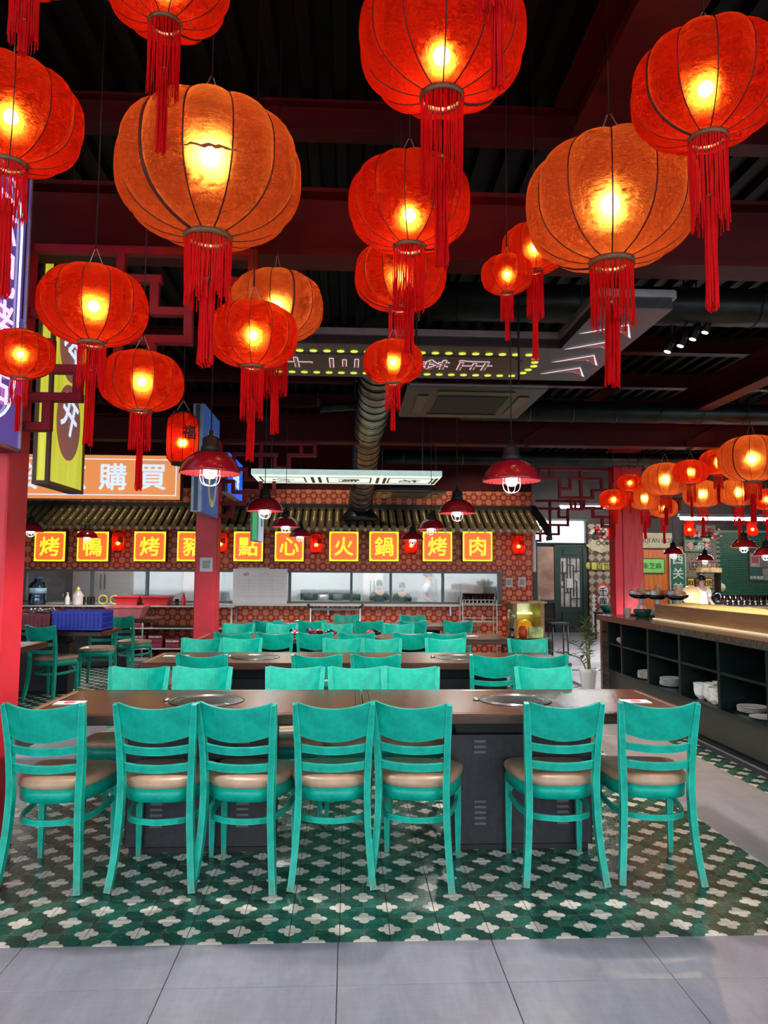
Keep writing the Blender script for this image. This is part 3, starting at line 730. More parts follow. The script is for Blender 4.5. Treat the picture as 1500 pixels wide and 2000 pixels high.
# small barrel lanterns with black characters
INK = plain('black_ink', (.006, .002, .002), .6, var=.1)
def barrel(x, y, z, label, s=1.0, power=1.0, tail=True, ztop=4.43):
    t = thing('barrel_lantern', label, 'lantern', (x, y, z), random.uniform(-.3, .3), 'barrel lanterns'); t.scale = (s, s, s)
    pr = [(.07, -.17), (.098, -.14), (.105, -.09), (.107, 0), (.105, .09), (.098, .14), (.07, .17)]
    obj('shade', MB().lathe(pr, 24, close=False), SH_RED, t)
    rm = MB().tube([(r+.001, 0, z_) for r, z_ in pr], .0028, 5).mesh('rib', INK)
    for k in range(8): link('rib', rm, t, None, (0, 0, 2*PI*k/8+.2))
    obj('top_cap', MB().lathe([(0, .165), (.072, .165), (.072, .185), (0, .185)], 18), INK, t)
    obj('bottom_cap', MB().lathe([(0, -.185), (.072, -.185), (.072, -.165), (0, -.165)], 18), INK, t)
    obj('bulb', MB().ball((0, 0, -.03), .022, 10, 8), BULB, t)
    text('lettering', '福', .10, INK, t, (.06, -.097, .03), (PI/2, 0, .55), .03)
    for s_ in (-1, 1): obj('hanger_wire', MB().tube([(s_*.05, 0, .18), (0, 0, .27)], .003, 5), WIRE, t)
    obj('cord', MB().tube([(0, 0, .265), (0, 0, (ztop-z)/s)], .004, 6), CORD, t)
    if tail: obj('tail_cord', MB().tube([(0, 0, -.185), (0, 0, -.50)], .006, 6), FRINGE, t)
    L = bpy.data.lights.new('lantern_light', 'POINT'); L.energy = 1.1*power*s*s; L.color = (1, .6, .35); L.shadow_soft_size = .03*s
    link('lantern_light', L, t, (0, 0, -.03))
    return t
barrel(-1.06, 4.75, 2.29, 'red barrel lantern with black characters beside the blue sign', .92, 1.0, False)
for x, lab in ((-4.07, 'red barrel lantern between the second and third square signs'), (-2.27, 'red barrel lantern just right of the centre pillar'), (-.575, 'red barrel lantern right of the 心 sign, third on the polka-dot wall'), (1.13, 'red barrel lantern half hidden by the farthest pendant lamp at right'), (3.08, 'red barrel lantern at the right end of the polka-dot wall')):
    barrel(x, 13.42, 1.985, lab, 1.0, 1.4, True, 2.425)
for x, z, lab in ((6.3, 2.45, 'red barrel lantern above the yellow plaque near the green door'), (8.15, 2.58, 'red barrel lantern above the green vertical sign'), (9.7, 2.6, 'red barrel lantern in front of the green brick wall')):
    barrel(x, 17.5, z, lab, 1.15, 1.2, False)

# ------------------------------------------------------------------ enamel pendant lamps
pr = [(.168, 0), (.166, .012), (.158, .035), (.140, .068), (.112, .096), (.080, .115), (.055, .122), (.055, .118), (.078, .110), (.108, .091), (.135, .064), (.152, .033), (.160, .012), (.163, .0), (.168, 0)]
PSH = MB().lathe(pr, 36, close=False).mesh('shade', ENAMEL)
PIN = MB().lathe([(.1625, .001), (.1595, .012), (.151, .033), (.134, .0635), (.107, .0905), (.078, .1095), (.0, .114)], 32, close=False).mesh('shade_lining', ENIN)
PNK = MB().lathe([(0, .118), (.056, .118), (.052, .15), (.046, .155), (.046, .195), (.03, .205), (.012, .215), (.012, .24), (0, .24)], 18).mesh('neck', BLACKM)
PBU = MB().lathe([(0, -.030), (.026, -.024), (.036, 0), (.034, .04), (.02, .07), (0, .075)], 14).mesh('bulb', BULBW)
cw = [(.048, 0, .06), (.054, 0, .0), (.055, 0, -.02), (.046, 0, -.05), (.024, 0, -.066), (0, 0, -.069)]
PCW = MB().tube(catmull(cw, 3), .0024, 5).mesh('cage_wire', CAGE)
PCR = MB().tube([(.0545*math.cos(2*PI*k/20), .0545*math.sin(2*PI*k/20), -.004) for k in range(20)], .0024, 5, True).mesh('cage_ring', CAGE)
def pendant(x, y, z, label, s=1.0, power=1.0):
    t = thing('pendant_lamp', label, 'lamp', (x, y, z), 0, 'red enamel pendant lamps'); t.scale = (s, s, s)
    link('shade', PSH, t); link('shade_lining', PIN, t); link('neck', PNK, t); link('bulb', PBU, t)
    for k in range(8): link('cage_wire', PCW, t, None, (0, 0, 2*PI*k/8+.2))
    link('cage_ring', PCR, t)
    link('cord', MB().tube([(0, 0, .235), (0, 0, ((3.28 if 4.18 < y < 4.45 else 4.43)-z)/s)], .0035, 6).mesh('cord', CORD), t)
    L = bpy.data.lights.new('pendant_light', 'SPOT'); L.energy = PENDANT_W*power*s*s; L.color = (1, .95, .90); L.shadow_soft_size = .04; L.spot_size = 2.7; L.spot_blend = .6
    link('pendant_light', L, t, (0, 0, -.075))
    return t
for x, y, z, lab in [(-.764, 4.12, 1.985, 'red enamel pendant lamp over the left front table'), (.94, 4.26, 1.98, 'red enamel pendant lamp over the right front table'),
 (-.76, 6.79, 2.0, 'red pendant lamp, second in the left line of lamps'), (.98, 6.70, 1.99, 'red pendant lamp, second in the right line of lamps'),
 (-.748, 8.92, 1.99, 'red pendant lamp, third in the left line of lamps'), (1.008, 9.09, 1.99, 'red pendant lamp, third in the right line of lamps'),
 (-.741, 11.47, 2.0, 'red pendant lamp, farthest in the left line of lamps'), (.987, 11.47, 1.965, 'red pendant lamp, farthest in the right line of lamps'),
 (-4.36, 10.47, 1.99, 'red pendant lamp half behind the left red pillar'), (-4.243, 12.35, 2.0, 'small red pendant lamp before the second square sign'),
 (5.608, 12.68, 1.81, 'red pendant lamp before the tall green sign at right'), (6.89, 14.17, 1.74, 'red pendant lamp above the person behind the counter'),
 (5.52, 10.2, 1.84, 'red pendant lamp before the green brick wall'), (5.99, 10.47, 1.74, 'red pendant lamp cut by the right edge')]:
    pendant(x, y, z, lab, 1.0, 4.5 if x > 4 else 1.0)

# ------------------------------------------------------------------ fretwork brackets on the pillars
FB = [  # horizontal bars (u0, u1, v) and vertical bars (u, v0, v1) in drawing units
 ('h', 380, 1075, 440), ('v', 1062, 430, 540), ('h', 870, 1075, 530), ('v', 960, 440, 525), ('v', 665, 430, 815), ('h', 460, 790, 528), ('v', 768, 515, 640),
 ('h', 755, 885, 628), ('v', 872, 520, 730), ('h', 540, 885, 715), ('v', 555, 630, 725), ('h', 370, 570, 640), ('v', 764, 720, 830), ('v', 463, 520, 650),
 ('h', 370, 475, 733), ('v', 463, 720, 825), ('h', 450, 680, 812), ('v', 550, 815, 910), ('h', 370, 565, 898), ('v', 463, 900, 1000), ('h', 370, 475, 988), ('h', 660, 775, 820)]
def fretwork(x, y, ztop, sx, label, k=.00179, th=.05, bar=27, mat=FRET):
    t = thing('fretwork_bracket', label, 'bracket', (x, y, ztop), 0, 'red fretwork brackets')
    for q in FB:
        if q[0] == 'h': u0, u1, v0, v1 = q[1], q[2], q[3]-bar/2, q[3]+bar/2
        else: u0, u1, v0, v1 = q[1]-bar/2, q[1]+bar/2, q[2], q[3]
        a, b = (u0-370)*k*sx, (u1-370)*k*sx
        d = th/2*(1 if q[0] == 'h' else .97)
        obj('bar', MB().box(min(a, b), max(a, b), -d, d, -(v1-427)*k, -(v0-427)*k, ch=.004), mat, t)
    return t
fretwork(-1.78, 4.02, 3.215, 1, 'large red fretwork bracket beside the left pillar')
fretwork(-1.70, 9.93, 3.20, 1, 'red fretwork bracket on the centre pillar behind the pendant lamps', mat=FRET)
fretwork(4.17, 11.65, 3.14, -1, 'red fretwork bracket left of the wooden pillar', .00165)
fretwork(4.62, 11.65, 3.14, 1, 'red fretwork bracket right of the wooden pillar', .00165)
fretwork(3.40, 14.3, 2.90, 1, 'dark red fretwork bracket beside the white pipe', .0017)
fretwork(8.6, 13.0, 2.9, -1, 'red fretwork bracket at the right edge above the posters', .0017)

# ------------------------------------------------------------------ hanging signs
L_YEL = lit('lit_yellow', (1.0, .80, .03), 1.1); L_ORA = lit('lit_orange_face', (.88, .15, .022), 1.0); L_WHT = lit('lit_white', (.62, .74, 1.0), 1.0)
L_BROWN = plain('brown_print', (.20, .075, .06), .5, emit=(.20, .075, .06), estr=.8)
SIDE = plain('brown_sign_side', (.11, .05, .03), .5, .2)
def box_sign(x0, x1, z0, z1, ch, label):
    xc, zc, w, h = (x0+x1)/2, (z0+z1)/2, x1-x0, z1-z0
    t = thing('square_lightbox', label, 'sign', (xc, 13.6, zc), 0, 'square lit character signs')
    obj('case', MB().box(-w/2, w/2, -.06, .09, -h/2, h/2, ch=.008), SIDE, t)
    obj('face_border', MB().box(-w/2+.008, w/2-.008, -.068, -.06, -h/2+.008, h/2-.008), L_YEL, t)
    a = w/2-.036; b = h/2-.036; c = .03
    poly = [(-a+c, -b), (a-c, -b), (a, -b+c), (a, b-c), (a-c, b), (-a+c, b), (-a, b-c), (-a, -b+c)]
    obj('face', MB().prism(poly, -.073, -.068), L_ORA, t)
    text('lettering', ch, .36, L_YEL, t, (0, -.077, 0), (PI/2, 0, 0), .022)
    return t
S = [(-5.567, -5.017, 1.624, 2.167, '烤', 'square lit sign reading 烤, leftmost on the polka-dot wall'), (-4.825, -4.261, 1.629, 2.173, '鴨', 'square lit sign reading 鴨 behind a small pendant lamp'),
 (-3.827, -3.255, 1.636, 2.182, '烤', 'square lit sign reading 烤 between lantern and 豬 sign'), (-3.067, -2.498, 1.641, 2.189, '豬', 'square lit sign reading 豬, half behind the centre pillar'),
 (-2.065, -1.526, 1.648, 2.197, '點', 'square lit sign reading 點, fifth from the left, behind the narrow hanging sign'), (-1.331, -.796, 1.653, 2.204, '心', 'square lit sign reading 心, sixth from the left, behind pendant lamps'), (-.354, .188, 1.66, 2.212, '火', 'square lit sign reading 火, seventh from the left'),
 (.369, .917, 1.665, 2.219, '鍋', 'square lit sign reading 鍋, third from the right'), (1.34, 1.894, 1.671, 2.227, '烤', 'square lit sign reading 烤 left of the 肉 sign'), (2.072, 2.631, 1.676, 2.234, '肉', 'square lit sign reading 肉, rightmost')]
for q in S: box_sign(*q)

# long horizontal dark sign with arrows, seen from below
FACE = plain('taupe_sign_face', (.075, .068, .068), .4, var=.1)
FACEB = plain('brown_sign_band', (.075, .035, .028), .4, var=.1)
ARW = plain('rust_arrow', (.30, .07, .045), .5, emit=(.30, .07, .045), estr=.4)
OUTL = lit('white_outline', (.85, .80, .92), .8)
L_YDOT = lit('yellow_dot_lamp', (.85, .92, .10), .8)
t = thing('arrow_sign', 'long dark ceiling sign with yellow dots and arrows bending towards us', 'sign')
poly = [(-.72, 5.5), (1.60, 5.5), (1.60, 4.62), (2.08, 4.62), (2.08, 6.42), (-.72, 6.42)]
def slab(poly, z0, z1):
    n = len(poly); return MB().add([(x, y, z0) for x, y in poly] + [(x, y, z1) for x, y in poly], [tuple(range(n)), tuple(range(n, 2*n))[::-1]] + [(i, n+i, n+(i+1) % n, (i+1) % n) for i in range(n)])
obj('case', slab(poly, 3.165, 3.26), BLACK, t); obj('face', slab([(x, y) for x, y in poly], 3.158, 3.165), FACE, t)
for a, b in (((-.72, 5.49), (1.59, 5.49)), ((1.59, 5.49), (1.59, 4.61)), ((1.59, 4.61), (2.09, 4.61)), ((2.09, 4.61), (2.09, 6.43))):
    obj('silver_rail', MB().sweep([(a[0], a[1], 3.255), (b[0], b[1], 3.255)], .03, .05), plain('anodised_rail', (.32, .32, .34), .4, .5), t)
obj('band', slab([(-.66, 5.74), (1.28, 5.74), (1.40, 5.86), (1.40, 6.08), (1.28, 6.2), (-.66, 6.2)], 3.152, 3.158), FACEB, t)
dm = MB().lathe([(0, -.003), (.028, -.002), (.030, .003), (0, .003)], 12).mesh('dot_lamp', L_YDOT)
for k in range(20):
    for y in (5.66, 6.28): link('dot_lamp', dm, t, (-.60+k*.105, y, 3.152))
for k, y in enumerate((5.76, 5.86, 5.97, 6.08, 6.18)): link('dot_lamp', dm, t, (1.47+.04*(1-abs(k-2)/2), y, 3.152))
for x, ch in ((-.45, '十'), (-.05, '三'), (.32, '行'), (.66, '茶'), (1.02, '庄')):
    text('lettering_outline', ch, .30, OUTL, t, (x, 5.97, 3.149), (PI, 0, PI/2), .035, .001)
    text('lettering', ch, .30, ARW, t, (x, 5.97, 3.146), (PI, 0, PI/2), .006, .001)
for k, y in enumerate((6.15, 5.80, 5.45, 5.08)):
    for nm, mt, z, e in (('arrow_outline', OUTL, 3.152, .016), ('arrow', ARW, 3.149, 0)):
        pts = [(1.66-e*2.4, y+.02+e), (1.90, y-.16-e*1.3), (2.0+e*1.6, y+.10+e), (1.88, y-.06+e)]
        obj(nm, slab(pts, z-.002, z), mt, t)
for x, y in ((-.5, 6.0), (.6, 5.6), (1.9, 5.9), (1.8, 4.8)): obj('hanger_rod', MB().tube([(x, y, 3.26), (x, y, 4.4)], .008, 6), BLACKM, t)
# white-green flat sign farther back
t = thing('pale_lightbox', 'flat pale green lightbox hanging over the middle tables', 'sign')
obj('case', MB().box(-1.22, 1.17, 9.3, 10.12, 2.67, 2.74), plain('pale_green_case', (.30, .40, .36), .4, emit=(.62, .85, .78), estr=.55), t)
obj('face', MB().box(-1.21, 1.16, 9.31, 10.11, 2.66, 2.67), lit('pale_green_lit_face', (.78, .90, .78), 1.0), t)
OLV = plain('olive_print', (.16, .17, .06), .5)
for k, x in enumerate((-.85, -.0, .79)):
    for a, b, c, d in ((-.29, .29, 9.44, 9.46), (-.29, .29, 9.96, 9.98), (-.29, -.27, 9.44, 9.98), (.27, .29, 9.44, 9.98)): obj('print_frame', MB().box(x+a, x+b, c, d, 2.656, 2.66), OLV, t)
    text('lettering', '小陶坊'[k], .3, OLV, t, (x, 9.71, 2.656), (PI, 0, PI/2), .02, .001)
for x in (-.49, -.40, .35, .44, 1.10): obj('print_stripe', MB().box(x, x+.04, 9.42, 10.0, 2.656, 2.66), OLV, t)
for x in (-1.0, .95): obj('hanger_rod', MB().tube([(x, 9.6, 2.74), (x, 9.6, 4.4)], .008, 6), BLACKM, t)

# purple neon blade sign on the left pillar
t = thing('neon_blade_sign', 'purple blade sign with pink neon characters on the left pillar', 'sign')
PUR = plain('purple_sign_face', (.045, .022, .12), .12, var=.3, vs=3, emit=(.09, .06, .26), estr=.9)
obj('case', MB().box(-1.86, -1.735, 3.05, 3.955, 2.06, 3.58), plain('dark_sign_case', (.05, .04, .06), .4, .4), t)
obj('face', MB().box(-1.735, -1.722, 3.06, 3.945, 2.075, 3.565), PUR, t)
for a in (2.06, 3.565): obj('rim', MB().box(-1.74, -1.715, 3.05, 3.955, a, a+.018), plain('steel_rim', (.3, .28, .34), .3, .8), t)
obj('rim', MB().box(-1.74, -1.715, 3.94, 3.957, 2.06, 3.58), STEEL, t)
NW = emis('white_neon', (.75, .88, 1.0), 2.0); NP = emis('pink_neon', (1.0, .30, .62), 2.6)
loop = []
for cy, cz, a0 in ((3.60, 3.20, 0), (3.40, 3.20, 90), (3.40, 2.43, 180), (3.60, 2.43, 270)):
    for k in range(9):
        a = math.radians(a0+k*11.25); loop.append((-1.712, cy+.24*math.cos(a), cz+.25*math.sin(a)))
obj('neon_border', MB().tube(loop, .006, 8, True), NW, t)
for k, ch in enumerate('云记烤店'): text('neon_lettering', ch, .27, NP, t, (-1.712, 3.66, 3.20-k*.27), (PI/2, 0, PI/2), -.006, .004)
# yellow-green box sign
t = thing('wood_grain_lightbox', 'tall yellow-green lightbox with brown ovals hanging behind the fretwork', 'sign')
YG = wood('lit_yellow_wood', (.40, .42, .02), (.62, .62, .06), .4, (8, 8, .5), 2); 
nt = YG.node_tree; b_ = [n for n in nt.nodes if n.type == 'BSDF_PRINCIPLED'][0]; b_.inputs['Emission Strength'].default_value = .85
nt.links.new(b_.inputs['Base Color'].links[0].from_socket, b_.inputs['Emission Color'])
BR = plain('brown_sign_frame', (.13, .055, .035), .45)
obj('face', MB().box(-1.935, -1.853, 4.665, 5.245, 2.0, 3.39), YG, t)
for x in (-1.945, -1.868): 
    for y in (4.65, 5.235): obj('frame_post', MB().box(x, x+.022, y, y+.03, 1.985, 3.41), BR, t)
for z in (1.98, 3.395): obj('frame_rail', MB().box(-1.946, -1.845, 4.649, 5.266, z, z+.022), BR, t)
for k, (z, ch) in enumerate(((2.42, '开'), (2.94, '法'))):
    o = MB().lathe([(0, 0), (1, 0), (1, .006), (0, .006)], 32, close=False); o.v = [(-1.85+p[2], 4.95+p[1]*.2, z+p[0]*.25) for p in o.v]
    obj('oval', o, L_BROWN, t)
    text('lettering', ch, .27, L_WHT, t, (-1.841, 4.95, z+.04), (PI/2, .35, PI/2), .02)
obj('hanger_rod', MB().tube([(-1.9, 4.95, 3.41), (-1.9, 4.95, 4.4)], .01, 6), BLACKM, t)
# orange sign reading 購買
t = thing('orange_lightbox', 'wide orange sign with pale blue characters above the left tables', 'sign', (0, 9.6, 0))
obj('case', MB().box(-4.5, -2.145, 0, .14, 2.36, 2.94), SIDE, t)
obj('face', MB().box(-4.49, -2.155, -.008, 0, 2.37, 2.93), lit('lit_apricot', (.80, .27, .07), .85), t)
for a in ((-4.45, -2.2, 2.415, 2.428), (-4.45, -2.2, 2.872, 2.885), (-2.213, -2.2, 2.415, 2.885), (-4.45, -4.437, 2.415, 2.885)): obj('border_line', MB().box(a[0], a[1], -.012, -.008, a[2], a[3]), L_WHT, t)
for x, ch in ((-4.1, '接'), (-3.5, '点'), (-3.0, '購'), (-2.5, '買')): text('lettering', ch, .36, L_WHT, t, (x, -.014, 2.655), (PI/2, 0, 0), .02)
for x in (-4.2, -2.4): obj('hanger_rod', MB().tube([(x, .07, 2.94), (x, .07, 4.4)], .01, 6), BLACKM, t)
# blue blade signs
def blade(x, y0, y1, z0, z1, label, face, words):
    t = thing('blade_sign', label, 'sign', (x, 0, 0))
    obj('case', MB().box(-.13, -.012, y0, y1, z0, z1), plain('pale_sign_side', (.30, .36, .42), .4, .3), t)
    obj('end_strip', MB().box(-.10, -.05, y0-.004, y0, z0+.01, z1-.01), plain('dark_blue_strip', (.02, .05, .14), .4), t)
    obj('face', MB().box(-.012, 0, y0, y1, z0, z1), face, t)
    words(t, (y0+y1)/2, z0, z1); return t
def w1(t, y, z0, z1):
    text('lettering', 'BLACK', .2, L_WHT, t, (.003, y+.1, z1-.33), (PI/2, 0, PI/2), .02)
    o = MB()
    o.v = []
    m = MB().lathe([(.8, 0), (1, 0), (1, .008), (.8, .008), (.8, 0)], 28, close=False); m.v = [(p[2], y+.08+p[1]*.3, z0+.52+p[0]*.42) for p in m.v]
    obj('printed_ring', m, plain('printed_food_ring', (.45, .42, .18), .4, var=.6, vs=9, emit=(.4, .38, .2), estr=.4), t)
blade(-1.70, 8.72, 9.76, 2.15, 3.42, 'dark blue blade sign with white letters on the centre pillar', plain('navy_lit_face', (.02, .05, .16), .3, emit=(.03, .07, .22), estr=.8, var=.4), w1)
def w2(t, y, z0, z1):
    text('lettering', '茶餐', .34, L_WHT, t, (.003, y, (z0+z1)/2), (PI/2, 0, PI/2), .02, .002)
blade(-1.75, 10.9, 12.3, 2.62, 3.2, 'bright blue sign behind the fretwork over the left lamps', lit('bright_blue_face', (.02, .12, .85), .9), w2)
obj('hanger_rod', MB().tube([(-.06, 11.6, 3.2), (-.06, 11.6, 4.4)], .006, 6), BLACKM, bpy.data.objects['blade_sign.001'])
def w3(t, y, z0, z1): text('lettering', '面', .14, plain('green_print', (.02, .25, .08), .5), t, (.003, y, z1-.2), (PI/2, 0, PI/2), .02)
blade(-1.345, 11.3, 11.9, 1.93, 2.42, 'narrow green-edged sign hanging before the 點 sign', lit('pale_blue_face', (.45, .62, .85), .6), w3)
obj('hanger_rod', MB().tube([(-.06, 11.6, 2.42), (-.06, 11.6, 4.4)], .006, 6), BLACKM, bpy.data.objects['blade_sign.002'])
obj('green_edge', MB().box(-.10, -.03, 11.292, 11.296, 1.94, 2.41), lit('green_edge', (.05, .40, .12), .8), bpy.data.objects['blade_sign.002'])

# ------------------------------------------------------------------ ducts and ceiling equipment
def duct(y, z, r, x0, x1, label, joints):
    t = thing('air_duct', label, 'duct', (0, y, z))
    o = MB().tube([(x0, 0, 0), (x1, 0, 0)], r, 24); obj('pipe', o, DUCT, t)
    jm = MB().tube([(-.012, 0, 0), (.012, 0, 0)], r+.008, 24).mesh('seam_band', DUCT); x = x0+.3
    while x < x1: link('seam_band', jm, t, (x, 0, 0)); x += joints
    for x in (x0+.6, (x0+x1)/2, x1-.6): obj('hanger_strap', MB().box(x-.015, x+.015, -.01, .01, r, 4.42-z), BLACKM, t)
    return t
duct(7.0, 4.075, .185, .35, 11.0, 'dark round duct behind the big orange lantern', 1.1)
duct(9.2, 3.504, .131, 1.4, 11.0, 'dark round duct right of the cassette air conditioner', .55)
duct(11.25, 3.22, .108, .52, 11.0, 'thin dark duct just under the rear roof beam', .9)
t = thing('flexible_duct', 'ribbed foil duct dropping towards the tiled canopy', 'duct')
path = catmull([(.283, 6.9, 3.72), (.283, 7.5, 3.54), (.276, 8.5, 3.40), (.25, 10.2, 3.30), (.238, 11.5, 3.08), (.205, 12.5, 2.75), (.19, 12.75, 2.62)], 24)
rr = [.19 + .010*math.sin(i*2.2) for i in range(len(path))]
obj('foil_tube', MB().tube(path, rr, 20), FLEX, t)
cm = [p for k, p in enumerate(path) if k % 4 == 2]
for k in range(4, len(path)-3, 5):
    tg = (path[k+1]-path[k-1]).normalized(); a = tg.cross(Vector((1, 0, 0))).normalized(); b = tg.cross(a)
    obj('coil_ring', MB().tube([path[k] + (a*math.cos(2*PI*j/18)+b*math.sin(2*PI*j/18))*.199 for j in range(18)], .007, 5, True), BLACKM, t)
obj('hood_collar', MB().lathe([(.36, 2.36), (.30, 2.44), (.20, 2.56), (.19, 2.70), (0, 2.70)], 24, (.19, 12.85, 0)), DUCT, t)
obj('support_arm', MB().tube([(-.35, 8.6, 3.36), (.1, 8.6, 3.40)], .05, 12), BLACKM, t)
for y, z in ((7.8, 3.68), (10.0, 3.5)): obj('hanger_strap', MB().box(.06, .08, y, y+.03, z-.2, 4.42), BLACKM, t)
# vertical downpipe
tag(obj('drop_pipe', MB().tube([(0, 0, 2.6), (0, 0, 4.3)], .03, 10), BLACKM, None, (.08, 10.3, 0)), 'thin vertical pipe left of the foil duct', 'pipe')
def cassette(x0, x1, y0, y1, z, label):
    t = thing('cassette_air_conditioner', label, 'air conditioner', (0, 0, z), 0, 'ceiling air conditioners')
    w_, d_ = x1-x0, y1-y0; ACM = plain('dark_ac_plastic', (.035, .040, .036), .4, var=.15)
    obj('panel', MB().box(x0, x1, y0, y1, 0, .035, ch=.012), ACM, t); obj('body', MB().box(x0+.2, x1-.2, y0+.25, y1-.2, .035, .09), BLACKM, t)
    obj('grille', MB().box(x0+.24*w_, x1-.24*w_, y0+.24*d_, y1-.24*d_, -.006, 0), BLACKM, t)
    for a in ((x0+.22*w_, x1-.22*w_, y0+.09*d_, y0+.17*d_), (x0+.22*w_, x1-.22*w_, y1-.17*d_, y1-.09*d_), (x0+.09*w_, x0+.17*w_, y0+.22*d_, y1-.22*d_), (x1-.17*w_, x1-.09*w_, y0+.22*d_, y1-.22*d_)):
        obj('louvre_flap', MB().box(*a, -.010, -.002, ch=.004), plain('ac_flap', (.10, .085, .05), .35, .3), t)
    for x in (x0+.1, x1-.1): obj('hanger_rod', MB().tube([(x, (y0+y1)/2, .03), (x, (y0+y1)/2, 4.4-z)], .008, 6), BLACKM, t)
def spot(t, p, q, e, size, col, off):
    d = (Vector(q)-Vector(p)).normalized()
    L = bpy.data.lights.new('spot_light', 'SPOT'); L.energy = e; L.spot_size = size; L.spot_blend = .5; L.color = col; L.shadow_soft_size = .03
    o = link('spot_light', L, t, d*off); o.rotation_euler = d.to_track_quat('-Z', 'Y').to_euler(); return o
cassette(.39, 1.36, 4.94, 5.92, 2.70, 'dark cassette air conditioner below the arrow sign')
cassette(.38, 1.36, 10.3, 11.2, 2.58, 'dark cassette air conditioner behind the pale lightbox')
for k, (x, z, lab) in enumerate(((3.09, 3.62, 'black track spotlight, leftmost of four'), (3.22, 3.68, 'black track spotlight, second of four'), (3.345, 3.75, 'black track spotlight, third of four'), (3.47, 3.82, 'black track spotlight, rightmost of four'))):
    t = thing('track_spotlight', lab, 'spotlight', (x, 7.0, z), 0, 'track spotlights'); R_ = Matrix.Rotation(.35, 4, 'Y')
    obj('barrel', MB().lathe([(0, 0), (.037, 0), (.037, .17), (0, .17)], 16).rot(R_), BLACKM, t)
    obj('lens', MB().lathe([(0, -.004), (.032, -.004), (.032, 0), (0, 0)], 16).rot(R_), emis('spot_lens', (1, .95, .85), 2.5), t)
    obj('bracket', MB().tube([(.05, 0, .14), (.05, 0, 4.40-z)], .008, 6), BLACKM, t)
    spot(t, (x, 7.0, z), (2.2+.4*k, 5.0+.6*k, 0), 130, 1.0, (1, .72, .40), .02)

# ------------------------------------------------------------------ tiled canopy on the back wall
t = thing('tiled_canopy', 'long eave of gold-brown barrel tiles over the square signs', 'canopy')
obj('deck', MB().add([(-5.85, 13.0, 2.24), (3.38, 13.0, 2.24), (3.38, 13.7, 2.62), (-5.85, 13.7, 2.62), (-5.85, 13.0, 2.20), (3.38, 13.0, 2.20), (3.38, 13.7, 2.58), (-5.85, 13.7, 2.58)],
    [(0, 1, 2, 3), (7, 6, 5, 4), (0, 4, 5, 1), (1, 5, 6, 2), (2, 6, 7, 3), (3, 7, 4, 0)]), BLACKM, t)
m = MB(); L = math.hypot(.74, .4); seg = 9
vs = []; fs = []
for i, (s, r) in enumerate(((0, .056), (.26, .050), (.2601, .056), (.53, .050), (.5301, .056), (.8, .050))):
    for k in range(seg+1):
        a = PI*k/seg; vs.append((r*math.cos(a), s, r*math.sin(a)))
for i in range(5):
    for k in range(seg): fs.append((i*(seg+1)+k, i*(seg+1)+k+1, (i+1)*(seg+1)+k+1, (i+1)*(seg+1)+k))
m.add(vs, fs, True); m.lathe([(0, -.008), (.048, -.008), (.058, 0), (0, .0)], 14)
n0 = len(vs); m.v = m.v[:n0] + [(p[0], p[2], p[1]) for p in m.v[n0:]]
tm2 = m.mesh('barrel_tile', ROOFT)
pm = MB().prism([(-.045, 0), (.045, 0), (.03, -.05), (0, -.075), (-.03, -.05)], -.006, .006).mesh('drip_tile', ROOFT)
for k in range(66):
    x = -5.80+k*.14
    if x > 3.34: break
    link('barrel_tile', tm2, t, (x, 12.97, 2.245), (math.atan2(.38, .7), 0, 0)); link('drip_tile', pm, t, (x+.07, 12.985, 2.245))
obj('ridge', MB().sweep([(-5.88, 13.66, 2.66), (3.40, 13.66, 2.66)], .12, .10), BLACKM, t)
obj('hip_ridge', MB().sweep(catmull([(3.40, 13.66, 2.68), (3.45, 13.3, 2.45), (3.50, 13.0, 2.22), (3.52, 12.95, 2.05)], 4), .09, .10), BLACKM, t)

# small ceiling spots that wash the canopy
for x, lab in ((-3.9, 'left'), (-.5, 'middle'), (2.3, 'right')):
    t = thing('ceiling_spotlight', 'small dark ceiling spot washing the tiled canopy, %s of three' % lab, 'spotlight', (x, 11.7, 4.1), 0, 'canopy spotlights')
    d = (Vector((x, 13.1, 2.3))-Vector((x, 11.7, 4.1))).normalized(); R_ = d.to_track_quat('-Z', 'Y').to_matrix().to_4x4()
    obj('barrel', MB().lathe([(0, 0), (.037, 0), (.037, .15), (0, .15)], 16).rot(R_), BLACKM, t)
    obj('bracket', MB().tube([(0, 0, .1), (0, 0, .31)], .008, 6), BLACKM, t)
    spot(t, (x, 11.7, 4.1), (x, 13.1, 2.3), 90, 1.15, (1, .82, .55), .03)

# ------------------------------------------------------------------ serving counter at right
t = thing('marble_worktop', 'dark streaked marble top of the serving counter', 'worktop')
obj('slab', MB().box(2.955, 3.95, 3.4, 8.84, .915, .978, ch=.006), MARBLE, t)
tag(obj('marble_end_panel', MB().box(2.99, 3.9, 8.76, 8.82, 0, .914), MARBLE), 'upright dark marble panel closing the far end of the counter', 'panel')
def cabinet(y0, y1, label):
    t = thing('counter_cabinet', label, 'cabinet', (0, y0, 0), 0, 'open counter cabinets'); d = y1-y0
    obj('side_panel', MB().box(3.06, 3.6, 0, .022, .35, .915), CABG, t); obj('side_panel', MB().box(3.06, 3.6, d-.022, d, .35, .915), CABG, t)
    obj('shelf', MB().box(3.065, 3.6, .022, d-.022, .635, .657), CABG, t); obj('bottom_board', MB().box(3.055, 3.6, .0, d, .325, .352), CABG, t)
    obj('back_panel', MB().box(3.6, 3.62, 0, d, .05, .915), CABG, t)
    obj('plinth_board', MB().box(3.075, 3.1, 0, d, .07, .325), CABF, t); obj('toe_kick', MB().box(3.12, 3.15, 0, d, 0, .07), BLACKM, t)
    return t
